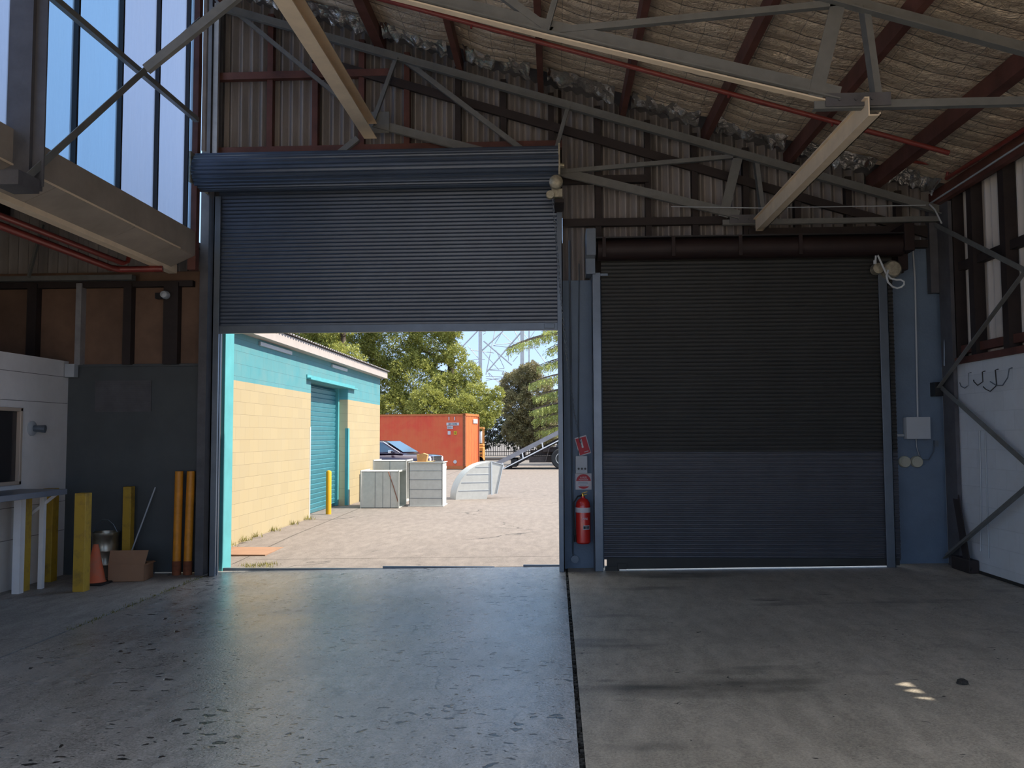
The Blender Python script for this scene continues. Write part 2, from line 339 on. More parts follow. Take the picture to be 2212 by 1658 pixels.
m_pine = M('pine_needles', (.42, .43, .10), .6, col2=(.20, .22, .055), scale=2.2, thr=(.35, .65), trans=.3)
m_shrub = M('olive_shrub_leaves', (.34, .31, .15), .6, col2=(.20, .17, .10), scale=2.0, thr=(.35, .65), trans=.25)
m_cedar = M('cedar_needles', (.40, .43, .11), .6, col2=(.20, .25, .08), scale=1.5, thr=(.35, .6), trans=.3)
m_hedge = M('dark_hedge_leaves', (.035, .045, .02), .7, var=.4, scale=2, trans=.15)
m_grass = M('dry_green_grass', (.22, .20, .06), .8, var=.3, trans=.3)
m_wood = M('raw_timber_block', (.42, .25, .10), .7, var=.2, scale=8)
m_card = M('brown_cardboard', (.34, .19, .11), .8, var=.08)
m_cone = M('faded_orange_cone', (.72, .16, .07), .55, col2=(.55, .2, .12), scale=6, thr=(.3, .55))
m_tin = M('tinned_drum_metal', (.40, .37, .30), .32, .85, var=.2, scale=7)
m_ext = M('extinguisher_red', (.60, .025, .018), .25, 0, var=.05, coat=.6)
m_brass = M('brass', (.70, .50, .12), .3, .9)
m_sign = M('sign_white', (.62, .60, .64), .5, var=.06)
m_sred = M('sign_red', (.50, .015, .03), .5, var=.06)
m_lgrey = M('light_grey_plastic', (.42, .46, .50), .45, var=.05)
m_sock = M('yellowed_socket_plastic', (.42, .42, .34), .5, var=.05)
m_cable = M('pale_grey_cable', (.52, .56, .58), .5, var=.05)
m_cast = M('dirty_cast_alloy', (.40, .37, .28), .5, .5, var=.35, scale=25)
m_plate = M('rusty_steel_plate', (.25, .14, .085), .7, var=.12, scale=4)
m_frost = frosted('patterned_clerestory_glass', (.70, .75, .85), .30, (.66, .72, .82))
m_frost2 = frosted('clear_dusty_clerestory_glass', (.55, .70, .85), .66, (.66, .76, .84))
m_sky = frosted('added_roof_light', (.9, .9, .9), .97, (.95, .97, 1))
m_dpane = M('dark_window_pane', (.03, .028, .03), .15, var=.05)
m_blu = M('worktop_blue_grey', (.17, .19, .235), .4, var=.1)
m_wframe = M('cream_window_frame', (.55, .45, .36), .4, .1, var=.05)
m_mach = M('yellow_machine_paint', (.55, .25, .06), .5, var=.15)
m_pyl = M('galvanised_tower_steel', (.50, .50, .50), .55, 0, var=.1)

# ================================================================ STRUCTURE
ZB = -.30
def slab(name, x0, x1, y0, y1, mat, parent):
    b = MB(); n = 1
    b.add([(x0,y0,zf(x0)),(x1,y0,zf(x1)),(x1,y1,zf(x1)),(x0,y1,zf(x0)),(x0,y0,ZB),(x1,y0,ZB),(x1,y1,ZB),(x0,y1,ZB)],
          [(0,1,2,3),(7,6,5,4),(0,4,5,1),(1,5,6,2),(2,6,7,3),(3,7,4,0)])
    return b.build(name, mat, parent, local=True)
flo = thing('floor', 'grey concrete hall floor with a long open joint and a worn left bay', 'floor', kind='structure')
slab('worn_slab', -4.12, .10, -2.2, 10.34, m_slabL, flo)
slab('smooth_slab', .13, 4.7, -2.2, 10.34, m_slabR, flo)
slab('side_slab', -8.6, -4.145, -2.2, 10.34, m_slabK, flo)
b = MB(); b.box(-8.6, 4.7, -2.2, 10.34, ZB, -.17); b.build('joint_base', m_dirt, flo, local=True)
# debris and ragged filler along the open joint
b = MB()
for i in range(420):
    y = R.uniform(3.2, 10.2); x = .115+R.gauss(0, .009); s = R.uniform(.003, .011)
    b.box(x-s, x+s, y-s*R.uniform(1, 3), y+s, zf(.12)-.035, zf(.12)-.012+s)
b.build('joint_debris', m_dirt, flo, local=True, kind='stuff')

def corr(b, x0, x1, zlo, zhi, y, pitch=.128, amp=.042, per=8, axis='x', skip=()):
    n = max(2, int((x1-x0)/pitch*per)); vs = []; fs = []
    for i in range(n+1):
        x = x0+(x1-x0)*i/n; o = y+amp*math.sin(2*math.pi*x/pitch)
        for z in (zlo(x) if callable(zlo) else zlo, zhi(x) if callable(zhi) else zhi):
            vs.append((x, o, z) if axis == 'x' else (o, x, z))
    for i in range(n):
        xm = x0+(x1-x0)*(i+.5)/n
        if not any(abs(xm-q) < .045 for q in skip): fs.append((2*i, 2*i+2, 2*i+3, 2*i+1))
    b.add(vs, fs)
wf = thing('wall_front', 'front gable wall of corrugated sheet above the two roller doors', 'wall', (0, 10.2, 0), kind='structure')
b = MB(); corr(b, -4.2, .06, 4.5, lambda x: roofz(x)+.36, 10.28); corr(b, .10, 4.62, 3.35, lambda x: roofz(x)+.36, 10.28)
b.build('corrugated_sheeting', m_sheet, wf, smooth=True)
b = MB(); b.box(.055, .56, 10.2, 10.42, zf(.3)-.05, 3.42); b.box(3.87, 4.62, 10.2, 10.42, zf(4)-.05, 3.74)
b.build('painted_lower_wall', m_bwall, wf)
b = MB(); b.box(.03, .16, 10.32, 10.38, 4.44, 5.9); b.box(.03, .16, 10.32, 10.38, 3.3, 3.90); b.build('door_post_packing', m_dkst, wf)
for x in (-3.487, -2.924, -2.348, -1.787, -1.16, -.605, -.03, .53, 1.126, 1.68, 2.282, 2.88, 3.475, 4.05):
    b = MB(); b.box(x-.035, x+.035, 10.15, 10.25, 4.5 if x < .06 else 3.45, roofz(x)+.2); b.build('wall_stud', m_red if x < -1.5 else m_dkst, wf)
for x0, x1, z in ((-4.15, -2.0, 6.0), (-4.15, .1, 5.06), (.1, 1.13, 4.62), (.1, 2.3, 4.1), (2.3, 4.5, 3.95), (3.83, 4.55, 3.78)):
    b = MB(); b.box(x0, x1, 10.12, 10.2, z-.04, z+.05); b.build('wall_girt', m_red if x0 < 0 else m_dkst, wf)
b = MB(); b.beam((-2.95, 10.15, roofz(-2.95)-.22), (4.5, 10.15, roofz(4.5)-.22), .05, .10); b.build('raking_rail', m_dkst, wf)

# front wall of the side annexe
wfa = thing('wall_front_annexe', 'dark front wall of the side annexe with brown panels above a grey sheet', 'wall', (-6, 10.2, 0), kind='structure')
b = MB(); b.box(-8.6, -4.22, 10.21, 10.32, 2.44, 3.6); b.build('brown_panelling', m_ply, wfa)
b = MB(); corr(b, -8.6, -4.2, 3.4, lambda x: 3.86+(-4.3-x)*.2363, 10.31); b.build('corrugated_sheeting', m_sheet, wfa, smooth=True)
for x, m, w in ((-6.95, m_dkst, .05), (-6.4, m_dkst, .06), (-5.81, m_colL, .035), (-5.2, m_dkst, .05), (-4.66, m_dkst, .09)):
    b = MB(); b.box(x-w, x+w, 10.1, 10.21, 2.45, 3.45); b.build('panel_stud', m, wfa)
b = MB(); b.box(-8.5, -5.1, 10.0, 10.1, 3.47, 3.53); b.build('annexe_rail', m_steel, wfa)
b = MB(); b.box(-8.5, -4.4, 10.12, 10.2, 3.40, 3.47); b.build('annexe_plate', m_dkst, wfa)
b = MB(); b.box(-5.97, -4.85, 10.2, 10.24, zf(-5.9), 2.46); b.box(-4.85, -4.22, 10.2, 10.24, zf(-4.5)+.014, 2.46); b.box(-5.97, -4.25, 10.17, 10.2, 2.43, 2.46); b.build('grey_sheet', m_gpan, wfa)
b = MB(); b.box(-5.62, -4.92, 10.185, 10.2, 1.88, 2.26)
for i in range(14): b.box(-5.60, -4.94, 10.178, 10.186, 1.90+i*.025, 1.908+i*.025)
b.build('mesh_vent', m_col, wfa)
b = MB(); b.box(-4.25, -4.10, 10.2, 10.32, -.1, 7.1); b.build('door_pier', m_col, wfa)
tp = MB(); tp.box(-4.40, -4.055, 10.32, 10.60, -.1, 4.9)
tp = tp.build('turquoise_pier', m_turq, wfa, bevel=.006)

# right wall
wr = thing('wall_right', 'right wall of white painted blocks below grey corrugated sheet', 'wall', (4.5, 3, 0), kind='structure')
b = MB(); b.box(4.5, 4.7, -2.2, 10.2, zf(4.5)-.1, 2.34); b.build('white_block_wall', m_white, wr)
b = MB(); b.box(4.47, 4.72, -2.2, 10.1, 2.34, 2.41); b.build('sill_plate', m_red, wr)
b = MB(); corr(b, -2.2, 10.2, 2.38, 2.60, 4.66, axis='y'); corr(b, -2.2, 10.2, 2.60, 2.715, 4.66, axis='y', skip=(5.47, 5.325, 5.18)); corr(b, -2.2, 10.2, 2.715, 4.5, 4.66, axis='y'); b.build('corrugated_sheeting', m_sheetW, wr, smooth=True)
for y in (9.85, 9.42, 8.75, 8.05, 7.35, 6.65, 5.95, 4.95, 4.4, 3.8, 3.1, 2.4): 
    b = MB(); b.box(4.50, 4.62, y-.055, y+.055, 2.41, 4.4); b.build('wall_stud', m_dkst, wr)
for z, m in ((3.44, m_dkst), (2.50, m_red), (4.33, m_dkst)):
    b = MB(); b.box(4.54, 4.62, -2.2, 10.1, z-.04, z+.05); b.build('wall_girt', m, wr)
b = MB(); b.box(4.485, 4.5, -2.2, 10.15, zf(4.5)-.02, zf(4.5)+.03); b.build('dark_base_strip', m_dirt, wr)

# clerestory on the left
w1 = thing('window_1', 'tall clerestory of frosted glass strips between thin dark bars', 'window', (-4.2, 4, 3.95), kind='structure')
bars = [-2.2, -1.75, -1.0, -.25, .5, 1.25, 2.0, 2.75, 3.5, 4.2, 4.9, 5.6, 6.34, 7.145, 7.91, 8.675, 9.405, 9.62]
for i, (a, c) in enumerate(zip(bars, bars[1:])):
    b = MB(); b.box(-4.215, -4.209, a, c, 3.93, 7.05); b.build('glass_pane', m_frost if i in (1, 3, 6, 7, 10, 11, 14, 15, 18) else m_frost2, w1)
for y in bars:
    b = MB(); b.box(-4.225, -4.165, y-.014, y+.014, 3.93, 7.05); b.build('glazing_bar', m_blk, w1)
# box gutter beam under the clerestory
bm = thing('trim_1', 'brown grey boxed gutter beam running under the clerestory', 'beam', (-4.2, 4, 3.5), kind='structure')
b = MB(); b.box(-4.30, -4.15, -2.2, 9.62, 3.66, 3.94); b.build('upper_fascia', m_fascia, bm)
b = MB(); b.box(-4.155, -4.142, -2.2, 9.2, 3.655, 3.668); b.build('edge_lip', m_cream, bm)
ys = [-2.2, -.9, .8, 2.5, 4.15, 5.5, 6.85, 8.212, 9.02, 9.6]
for a, c in zip(ys, ys[1:]):
    b = MB(); b.prof((0, a+.006, 0), (0, c-.006, 0), [(-4.16, 3.655), (-4.45, 3.525), (-4.45, 3.545), (-4.16, 3.675)]); 
    b = MB(); b.add([(-4.16,a+.005,3.655),(-4.16,c-.005,3.655),(-4.45,c-.005,3.525),(-4.45,a+.005,3.525),(-4.16,a+.005,3.67),(-4.16,c-.005,3.67),(-4.45,c-.005,3.54),(-4.45,a+.005,3.54)],
        [(0,1,2,3),(4,7,6,5),(0,4,5,1),(1,5,6,2),(2,6,7,3),(3,7,4,0)]); b.build('soffit_sheet', m_fascia, bm)
b = MB(); b.chan((-4.43, -2.2, 3.50), (-4.43, 9.75, 3.50), .10, .09, .01, flip=-1); b.box(-4.53, -4.43, -2.2, 9.75, 3.485, 3.50); b.build('lower_channel', m_cream, bm)
b = MB(); b.box(-4.75, -4.55, -2.2, 9.9, 3.60, 3.78); b.build('annexe_gutter_beam', m_col, bm)

# ceiling: foil over wire mesh, purlins, roof sheet
ce = thing('ceiling', 'sloping roof lined with silver foil insulation over wire mesh', 'ceiling', (0, 3, 5.5), kind='structure')
PX = [-4.05, -3.08, -2.106, -1.128, -.148, .827, 1.803, 2.769, 3.75, 4.45]
def foil(u, v):
    x = -4.15+u*8.75; y = -2.2+v*11.98; k = 0
    for a, c in zip(PX, PX[1:]):
        if a <= x <= c: k = math.sin(math.pi*(x-a)/(c-a))
    rip = math.sin(y*2*math.pi/.22)*.5
    sag = k*(.03+.018*math.sin(y*1.7+x*2)+.016*rip*(.6+.4*math.sin(x*3+y))+.02*NZ.noise(Vector((x*2.5, y*3.5, 0))))
    return (x, y, roofz(x)+.285-sag)
def foil_part(x0, x1, y0, y1, nu, nv):
    b = MB(); b.grid(nu, nv, lambda u, v: foil((x0+u*(x1-x0)+4.15)/8.75, (y0+v*(y1-y0)+2.2)/11.98)); b.build('foil_lining', m_foil, ce, smooth=True)
SKX0, SKX1, SKY = -1.6, 4.2, 3.1           # added unseen roof light: sun on the floor behind the viewer warms the foil
foil_part(-4.15, 4.6, SKY, 9.78, 120, 300); foil_part(-4.15, SKX0, -2.2, SKY, 40, 60); foil_part(SKX1, 4.6, -2.2, SKY, 20, 60)
def roof_part(x0, x1, y0, y1, m, nm):
    b = MB(); b.add([(x, y, roofz(x)+h) for h in (.33, .37) for x, y in ((x0, y0), (x1, y0), (x1, y1), (x0, y1))], [(0,3,2,1),(4,5,6,7),(0,1,5,4),(1,2,6,5),(2,3,7,6),(3,0,4,7)]); b.build(nm, m, ce)
roof_part(-4.3, 4.8, SKY, 10.33, m_roof, 'roof_sheet'); roof_part(-4.3, SKX0, -2.2, SKY, m_roof, 'roof_sheet'); roof_part(SKX1, 4.8, -2.2, SKY, m_roof, 'roof_sheet')
b = MB(); b.add([(SKX0, -2.2, roofz(SKX0)+.35), (SKX1, -2.2, roofz(SKX1)+.35), (SKX1, SKY, roofz(SKX1)+.35), (SKX0, SKY, roofz(SKX0)+.35)], [(0,1,2,3)]); b.build('added_roof_light', m_sky, ce)
for i, x in enumerate(PX):
    w = .045 if i not in (2, 8) else .075
    b = MB(); b.beam((x, -2.2, roofz(x)+.20), (x, 10.2, roofz(x)+.20), w*1.5, .17); b.build('purlin', m_red, ce)
for i in range(9):                         # crumpled ends of the foil at the gable
    x0, x1 = PX[i]+.08, PX[i+1]-.12
    def fe(u, v, x0=x0, x1=x1, i=i):
        x = x0+(x1-x0)*u; d = NZ.noise(Vector((u*9, v*2, i*7.3)))*.06+NZ.noise(Vector((u*20, v*4, i*3.1)))*.015
        return (x, 9.62+.28*v+.5*NZ.noise(Vector((u*4, 0, i*5)))*.12, roofz(x)+.27-(.05+.06*NZ.noise(Vector((u*2.5, i*9, 1)))+.02)*v-d*(.3+v))
    b = MB(); b.grid(90, 12, fe); b.build('crumpled_foil_end', m_foil2, ce, smooth=False)

# annexe roof, office box, side and rear walls
ca = thing('ceiling_annexe', 'dark corrugated roof over the side annexe', 'ceiling', (-6.5, 3, 4), kind='structure')
b = MB(); b.add([(-4.3,-2.2,3.86),(-8.7,-2.2,4.9),(-8.7,10.5,4.9),(-4.3,10.5,3.86),(-4.3,-2.2,3.92),(-8.7,-2.2,4.96),(-8.7,10.5,4.96),(-4.3,10.5,3.92)],
    [(0,3,2,1),(4,5,6,7),(0,1,5,4),(1,2,6,5),(2,3,7,6),(3,0,4,7)]); b.build('roof_sheet', m_roof, ca)
for x in (-5.0, -5.9, -6.8, -7.7):
    z = 3.86+(-4.3-x)*1.04/4.4-.08; b = MB(); b.box(x-.03, x+.03, -2.2, 10.2, z-.06, z+.07); b.build('purlin', m_dkst, ca)
wl = thing('wall_left', 'white painted office wall on the left with a dark window', 'wall', (-5.8, 3, 0), kind='structure')
b = MB(); b.box(-6.10, -5.97, -2.2, 7.8, zf(-5.97)-.05, 2.44); b.box(-6.10, -5.97, 9.29, 10.2, zf(-5.97)-.05, 2.44); b.box(-6.10, -5.97, 7.8, 9.29, 1.90, 2.44); b.box(-6.10, -5.97, 7.8, 9.29, zf(-5.97)-.05, 1.05)
b.build('white_wall_lining', m_office, wl)
b = MB()
for z in (.45, .80, 1.98, 2.30):
    b.box(-5.973, -5.967, 7.0 if z > 1.9 or z < 1 else 9.35, 10.19, z, z+.005)
b.build('sheet_joint', m_col, wl)
b = MB(); b.box(-8.6, -5.97, -2.2, 10.2, 2.44, 2.50); b.build('office_top', m_office, wl)
b = MB(); b.box(-8.75, -8.6, -2.2, 10.4, -.2, 4.95); b.build('outer_wall', m_dkst, wl)
wb = thing('wall_rear', 'rear wall of the hall with an unseen wide opening added for light', 'wall', (0, -2.3, 0), kind='structure')
b = MB(); b.box(-8.7, -5.8, -2.4, -2.2, -.2, 5.0); b.box(-4.4, 4.75, -2.4, -2.2, 4.3, 7.1); b.box(4.4, 4.75, -2.4, -2.2, -.2, 4.3); b.build('rear_sheeting', m_sheet, wb)  # opening is unseen, widened to brighten the hall from behind

# window in the office wall
w2 = thing('window_2', 'dark office window in a cream aluminium frame', 'window', (-5.97, 8.5, 1.04), kind='structure')
b = MB()
for y0, y1, z0, z1 in ((7.8, 7.84, 1.05, 1.90), (9.25, 9.29, 1.05, 1.90), (7.8, 9.29, 1.05, 1.09), (7.8, 9.29, 1.86, 1.90)): b.box(-6.01, -5.945, y0, y1, z0, z1)
b.build('window_frame', m_wframe, w2, bevel=.004)
b = MB(); b.box(-6.0, -5.992, 7.84, 9.25, 1.09, 1.86); b.build('dark_pane', m_dpane, w2)
b = MB(); b.box(-6.09, -6.07, 7.84, 9.25, 1.09, 1.86); b.build('drawn_blind', m_dkst, w2)

# ================================================================ ROLLER DOORS
def curtain(x0, x1, z0, z1, y, pitch=.0455):
    n = int(round((z1-z0)/pitch)); rows = []
    for i in range(n):
        z = z0+i*pitch
        rows += [(z, 0), (z+pitch*.55, -.004), (z+pitch*.70, -.014), (z+pitch*.88, -.012)]
    rows.append((z0+n*pitch, 0)); vs = []
    for z, o in rows: vs += [(x0, y+o, z), (x1, y+o, z)]
    for z, o in rows: vs += [(x0, y+.004+o*.0, z), (x1, y+.004, z)]
    m = len(rows); fs = [(2*i, 2*i+1, 2*i+3, 2*i+2) for i in range(m-1)] + [(2*m+2*i+2, 2*m+2*i+3, 2*m+2*i+1, 2*m+2*i) for i in range(m-1)]
    b = MB(); b.add(vs, fs); return b
YC = 9.98
d1 = thing('door_1', 'large half raised slate blue roller door over the yard opening', 'door', (-2, YC, 2.8), kind='structure')
zc = aY(1207, 713, YC).z; xl = aY(475, 700, YC).x; xr = .045
curtain(xl-.03, xr+.0, zc+.09, 4.66, YC).build('slatted_curtain', m_slat, d1)
b = MB(); b.box(xl-.02, xr, YC-.025, YC+.02, zc, zc+.09); b.box(xr-.17, xr-.05, YC-.04, YC-.02, zc+.02, zc+.075); b.build('bottom_rail', m_guide, d1, bevel=.004)
# coiled drum with visible slat ribs
b = MB(); cz, cy = 4.665, 9.70; pr = []; nn = 30
prof = []
for k in range(nn):
    a = 2*math.pi*k/nn; a2 = 2*math.pi*(k+.55)/nn; a3 = 2*math.pi*(k+.78)/nn
    prof += [(a, .212), (a2, .210), (a3, .222)]
vs = []; m = len(prof)
for x in (-4.17, .055): vs += [(x, cy+r*math.cos(a), cz+r*math.sin(a)) for a, r in prof]
b.add(vs, [(i, (i+1) % m, m+(i+1) % m, m+i) for i in range(m)] + [tuple(range(m-1, -1, -1)), tuple(range(m, 2*m))]); b.build('coiled_drum', m_slat, d1)
for x in (-4.19, .062):
    b = MB(); b.box(x-.01, x+.01, 9.5, 10.2, 4.50, 4.86); b.lathe((x-.03, cy, cz), [(.03, -.03), (.03, .09)], 12, (1,0,0)); b.build('drum_bracket', m_cast, d1)
b = MB(); gx = aY(462, 700, YC-.03).x
b.box(gx-.02, gx+.065, YC-.045, YC-.03, zf(-4), 4.45); b.box(gx-.02, gx, YC-.045, 10.2, zf(-4), 4.45); b.box(gx+.05, gx+.065, YC+.02, YC+.03, zf(-4), 4.45)
b.build('door_guide', m_guide, d1, bevel=.003)
b = MB(); b.box(.03, .095, YC-.045, YC-.03, zf(0), 4.40); b.box(.08, .095, YC-.045, 10.2, zf(0), 3.85); b.box(.03, .04, YC+.02, YC+.035, zf(0), 4.4)
b.build('door_guide', m_guide, d1, bevel=.003)
# chain hoist and its hand chain
ho = thing('chain_hoist', 'dirty alloy chain hoist gearbox beside the raised roller door drum', 'hoist', (.0, 9.5, 4.4))
h0 = aY(1201, 396, 9.45)
b = MB(); b.lathe((h0.x, 9.40, h0.z), [(.02, -.06), (.05, -.055), (.075, -.03), (.078, .02), (.06, .03), (.06, .12)], 20, (0,1,0))
for k in range(6): a = k*math.pi/3; b.lathe((h0.x+.062*math.cos(a), 9.385, h0.z+.062*math.sin(a)), [(.01, -.02), (.01, .05)], 8, (0,1,0))
b.build('gear_housing', m_cast, ho, smooth=True)
b = MB(); b.box(h0.x-.05, h0.x+.07, 9.45, 9.56, h0.z-.15, h0.z-.06); b.lathe((h0.x-.065, 9.44, h0.z-.13), [(.045, -.02), (.05, 0), (.045, .05)], 16, (0,1,0)); b.build('chain_wheel', m_cast, ho, smooth=True)
b = MB(); b.box(h0.x-.02, h0.x+.09, 9.5, 10.2, h0.z-.20, h0.z-.16); b.build('mounting_bracket', m_dkst, ho)
def chain_mesh(pts, pitch=.034):
    b = MB(); pts = [Vector(p) for p in pts]; acc = []
    for a, c in zip(pts, pts[1:]):
        n = max(1, int((c-a).length/pitch)); acc += [a+(c-a)*i/n for i in range(n)]
    for i, (a, c) in enumerate(zip(acc, acc[1:])):
        d = (c-a); L = d.length*.75; d.normalize(); s = d.cross(Vector((0,1,0))).normalized() if i % 2 else Vector((0,1,0)); mdl = (a+c)/2
        ring = [mdl+d*(L*math.cos(t))+s*(.011*math.sin(t)) for t in [k*2*math.pi/8 for k in range(9)]]
        b.tube(ring, .0035, 4, cap=False)
    return b
p0 = aY(1194, 430, 9.44); p1 = aY(1208, 600, 9.6); p2 = aY(1224, 760, 9.8); p3 = aY(1240, 890, 10.0); p4 = aY(1257, 968, 10.06)
base('hand_chain', 'steel hand chain hanging from the hoist to the tilted red sign', 'chain', chain_mesh([p0, p1, p2, p3, p4]), m_guide)

d2 = thing('door_2', 'closed dark roller door right of the yard opening', 'door', (2.2, YC, 0), kind='structure')
x0, x1 = .575, 3.86; zt = aY(1600, 971, YC).z
def tilt(b, k=.0165, xc=2.2, z0=0, z1=1.4):
    b.v = [(x, y, z+(zf(x)-zf(2.2))*max(0, 1-(z-.0)/1.4)) for x, y, z in b.v]; return b
nl = round((zt-zf(2.2)-.10)/.0455); zt = zf(2.2)+.10+nl*.0455
curtain(x0-.03, x1+.02, zf(2.2)+.10, zt, YC).build('lower_curtain', m_slat3, d2)
curtain(x0-.03, x1+.02, zt, 3.76, YC).build('upper_curtain', m_slat2, d2)
b = MB(); b.add([(x0, YC-.02, zf(x0)+.018), (x1, YC-.02, zf(x1)+.018), (x1, YC-.02, zf(2.2)+.12), (x0, YC-.02, zf(2.2)+.12), (x0, YC+.02, zf(x0)+.018), (x1, YC+.02, zf(x1)+.018), (x1, YC+.02, zf(2.2)+.12), (x0, YC+.02, zf(2.2)+.12)],
    [(0,1,2,3),(7,6,5,4),(0,4,5,1),(1,5,6,2),(2,6,7,3),(3,7,4,0)]); b.box(x0+.12, x0+.22, YC-.05, YC-.02, zf(.7)+.02, zf(.7)+.09); b.box(x0-.02, x0+.14, YC-.03, YC+.03, zf(.6)+.0, zf(.6)+.05); b.build('bottom_rail', m_slat2, d2)
g0 = aY(1281, 900, YC-.03).x; g1 = aY(1296, 900, YC-.03).x; g2 = aY(1909, 900, YC-.03).x; g3 = aY(1923, 900, YC-.03).x
for a, c, n in ((g0, g1+.02, 0), (g2-.02, g3+.01, 1)):
    b = MB(); b.box(a, c, YC-.05, YC-.035, zf(a), 3.46); ex = a if n == 0 else c-.012; b.box(ex, ex+.012, YC-.05, 10.2, zf(a), 3.46)
    if n == 0: b.box(c, c+.09, YC-.05, YC-.035, 3.42, 3.45)
    b.build('door_guide', m_guide, d2, bevel=.003)
za = aY(1300, 519, 9.75).z; zb_ = aY(1300, 552, 9.75).z
b = MB(); b.lathe((.50, 9.86, (za+zb_)/2+.0), [(.125, 0), (.125, 3.45)], 20, (1,0,0)); b.build('drum_cover', m_drum, d2, smooth=True)
b = MB(); b.box(.45, 3.95, 9.72, 9.90, za+.02, za+.035)
b.build('cover_lip', m_blk, d2)
for px in (1305, 1455, 1600, 1730):
    x = aY(px, 530, 9.72).x; b = MB(); b.box(x-.02, x+.02, 9.715, 9.73, zb_-.02, za+.03); b.build('cover_strap', m_drum, d2)
for x in (.42, 3.98):
    b = MB(); b.box(x-.055, x+.055, 9.9, 10.2, 3.44, 3.93); b.box(x-.055, x+.055, 9.70, 9.9, 3.62, 3.93); b.build('end_plate', m_guide if x < 1 else m_drum, d2, bevel=.004)

# ================================================================ STEELWORK
def truss(y, name, label, lx, gus=True, cs=1.0):
    t = thing(name, label, 'roof truss', (0, y, 4.2))
    z = lambda x: roofz(x)
    T = {-1: (-3.95, z(-3.95)+.05), 1: (-1.86, z(-1.86)+.03), 2: (.20, z(.2)+.03), 3: (2.26, z(2.26)+.03), 4: (4.45, z(4.45)+.02)}
    B = {1: (-2.16, 5.27), 2: (-.03, 4.66), 3: (2.27, 4.05), 4: (4.45, 4.04)}
    P = lambda q, o=0: (q[0], y+o, q[1])
    b = MB(); b.angle((-4.15, y, z(-4.15)-.01), (4.5, y, z(4.5)-.01), .07, .11, .01); b.build('top_chord', m_steel, t)
    b = MB(); b.angle(P(B[1]), P(B[2]), .05, .11, .01); b.angle(P(B[2]), (B[3][0]-.12, y, B[3][1]+.03), .05, .11, .01); b.build('bottom_chord', m_steel, t)
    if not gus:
        b = MB(); b.beam((B[1][0], y+.02, B[1][1]-.012), (B[2][0], y+.02, B[2][1]-.012), .07, .012); b.beam((B[2][0], y+.02, B[2][1]-.012), (B[3][0]-.14, y+.02, B[3][1]+.018), .07, .012); b.build('painted_underlight', m_cream, t)  # cream strip paints the yard light on the grey chord's underside
    b = MB(); b.angle((B[3][0]-.3, y-.01, 4.02), (4.45, y-.01, 4.02), .06, .06, .01, flip=-1); b.build('eaves_tie', m_steel, t)
    for a, c, w in ((T[-1], B[1], .05), (T[1], B[1], .06), (T[1], B[2], .06), (T[2], B[2], .05), (B[2], T[3], .05), ((B[3][0]-.24, B[3][1]+.05), (T[3][0]-.04, T[3][1]), .11), ((B[3][0]+.16, B[3][1]), (T[3][0]+.09, T[3][1]), .10)):
        b = MB(); b.angle(P(a, -.015), P(c, -.015), .05, w, .008, flip=-1); b.build('web_member', m_steel, t)
    b = MB(); b.box(B[3][0]-.22, B[3][0]+.26, y-.03, y-.02, 4.03, 4.13)
    for dx in (-.12, 0, .12): b.lathe((B[3][0]+dx, y-.03, 4.08), [(.012, -.012), (.012, 0)], 6, (0,1,0))
    b.build('gusset_plate', m_col, t)
    b = MB(); g = aY(785, 232, 9.95), aY(826, 280, 9.95)
    b.box(B[1][0]-.05, B[1][0]+.19, y-.03, y-.02, 5.20, 5.46); b.build('gusset_plate', m_steel, t)
    b = MB(); b.angle(P((B[1][0]-.18, 5.13)), P((-3.2, 4.45)), .05, .07, .008); b.build('knee_strut', m_steel, t)
    return t
truss(10.02, 'roof_truss', 'grey steel roof truss standing against the front gable wall', 0)
truss(6.45, 'roof_truss.001', 'nearer roof truss with the light under its chord painted cream', 0, gus=False)
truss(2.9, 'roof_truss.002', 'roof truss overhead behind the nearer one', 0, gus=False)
b = MB(); b.chan((-2.25, 1.0, 5.05), (-2.25, 9.90, 5.10), .15, .19, .012); base('longitudinal_beam', 'cream steel channel beam dropping from the top left to the white plate over the raised door', 'beam', b, m_cream)
b = MB(); b.box(2.335, 2.345, 6.35, 9.95, 3.925, 4.07); b.box(2.345, 2.425, 6.35, 9.95, 3.925, 3.935); b.box(2.31, 2.335, 6.35, 9.95, 4.06, 4.07); b.box(2.415, 2.425, 6.35, 9.95, 3.925, 3.95)
base('longitudinal_beam.001', 'cream lit steel purlin spanning between the two trusses above the closed roller door', 'beam', b, m_cream)

# columns and bracing
b = MB(); b.box(-4.22, -4.02, 6.26, 6.44, 3.50, 6.95); b.box(-4.02, -3.93, 6.30, 6.315, 3.50, 6.95); base('roof_column', 'thick dark steel column in front of the clerestory at the left edge', 'column', b, m_col)
cl = thing('roof_column.001', 'dark steel corner column left of the raised roller door', 'column', (-4.25, 9.9, zf(-4.25)))
b = MB(); b.box(-4.27, -4.17, 10.02, 10.18, zf(-4.3), 6.95); b.build('column_shaft', m_col, cl)
b = MB(); b.box(-4.24, -4.145, 9.60, 9.69, 3.5, 6.95); b.build('red_edge_angle', m_red, cl)
b = MB(); b.box(-4.165, -4.12, 9.75, 9.80, 4.95, 6.9); b.box(-4.16, -4.10, 10.05, 10.1, 4.95, 6.9); b.build('pale_angle', m_colL, cl)
cr = thing('roof_column.002', 'dark steel corner column right of the closed roller door', 'column', (4.45, 9.9, zf(4.5)))
b = MB(); b.box(4.36, 4.49, 10.08, 10.18, 3.2, 4.2); b.box(4.45, 4.49, 9.80, 10.08, zf(4.5), 4.2); b.build('column_shaft', m_col, cr)
br = thing('cross_brace', 'pair of crossed steel braces in front of the clerestory', 'brace', (-3.98, 7.8, 3.6))
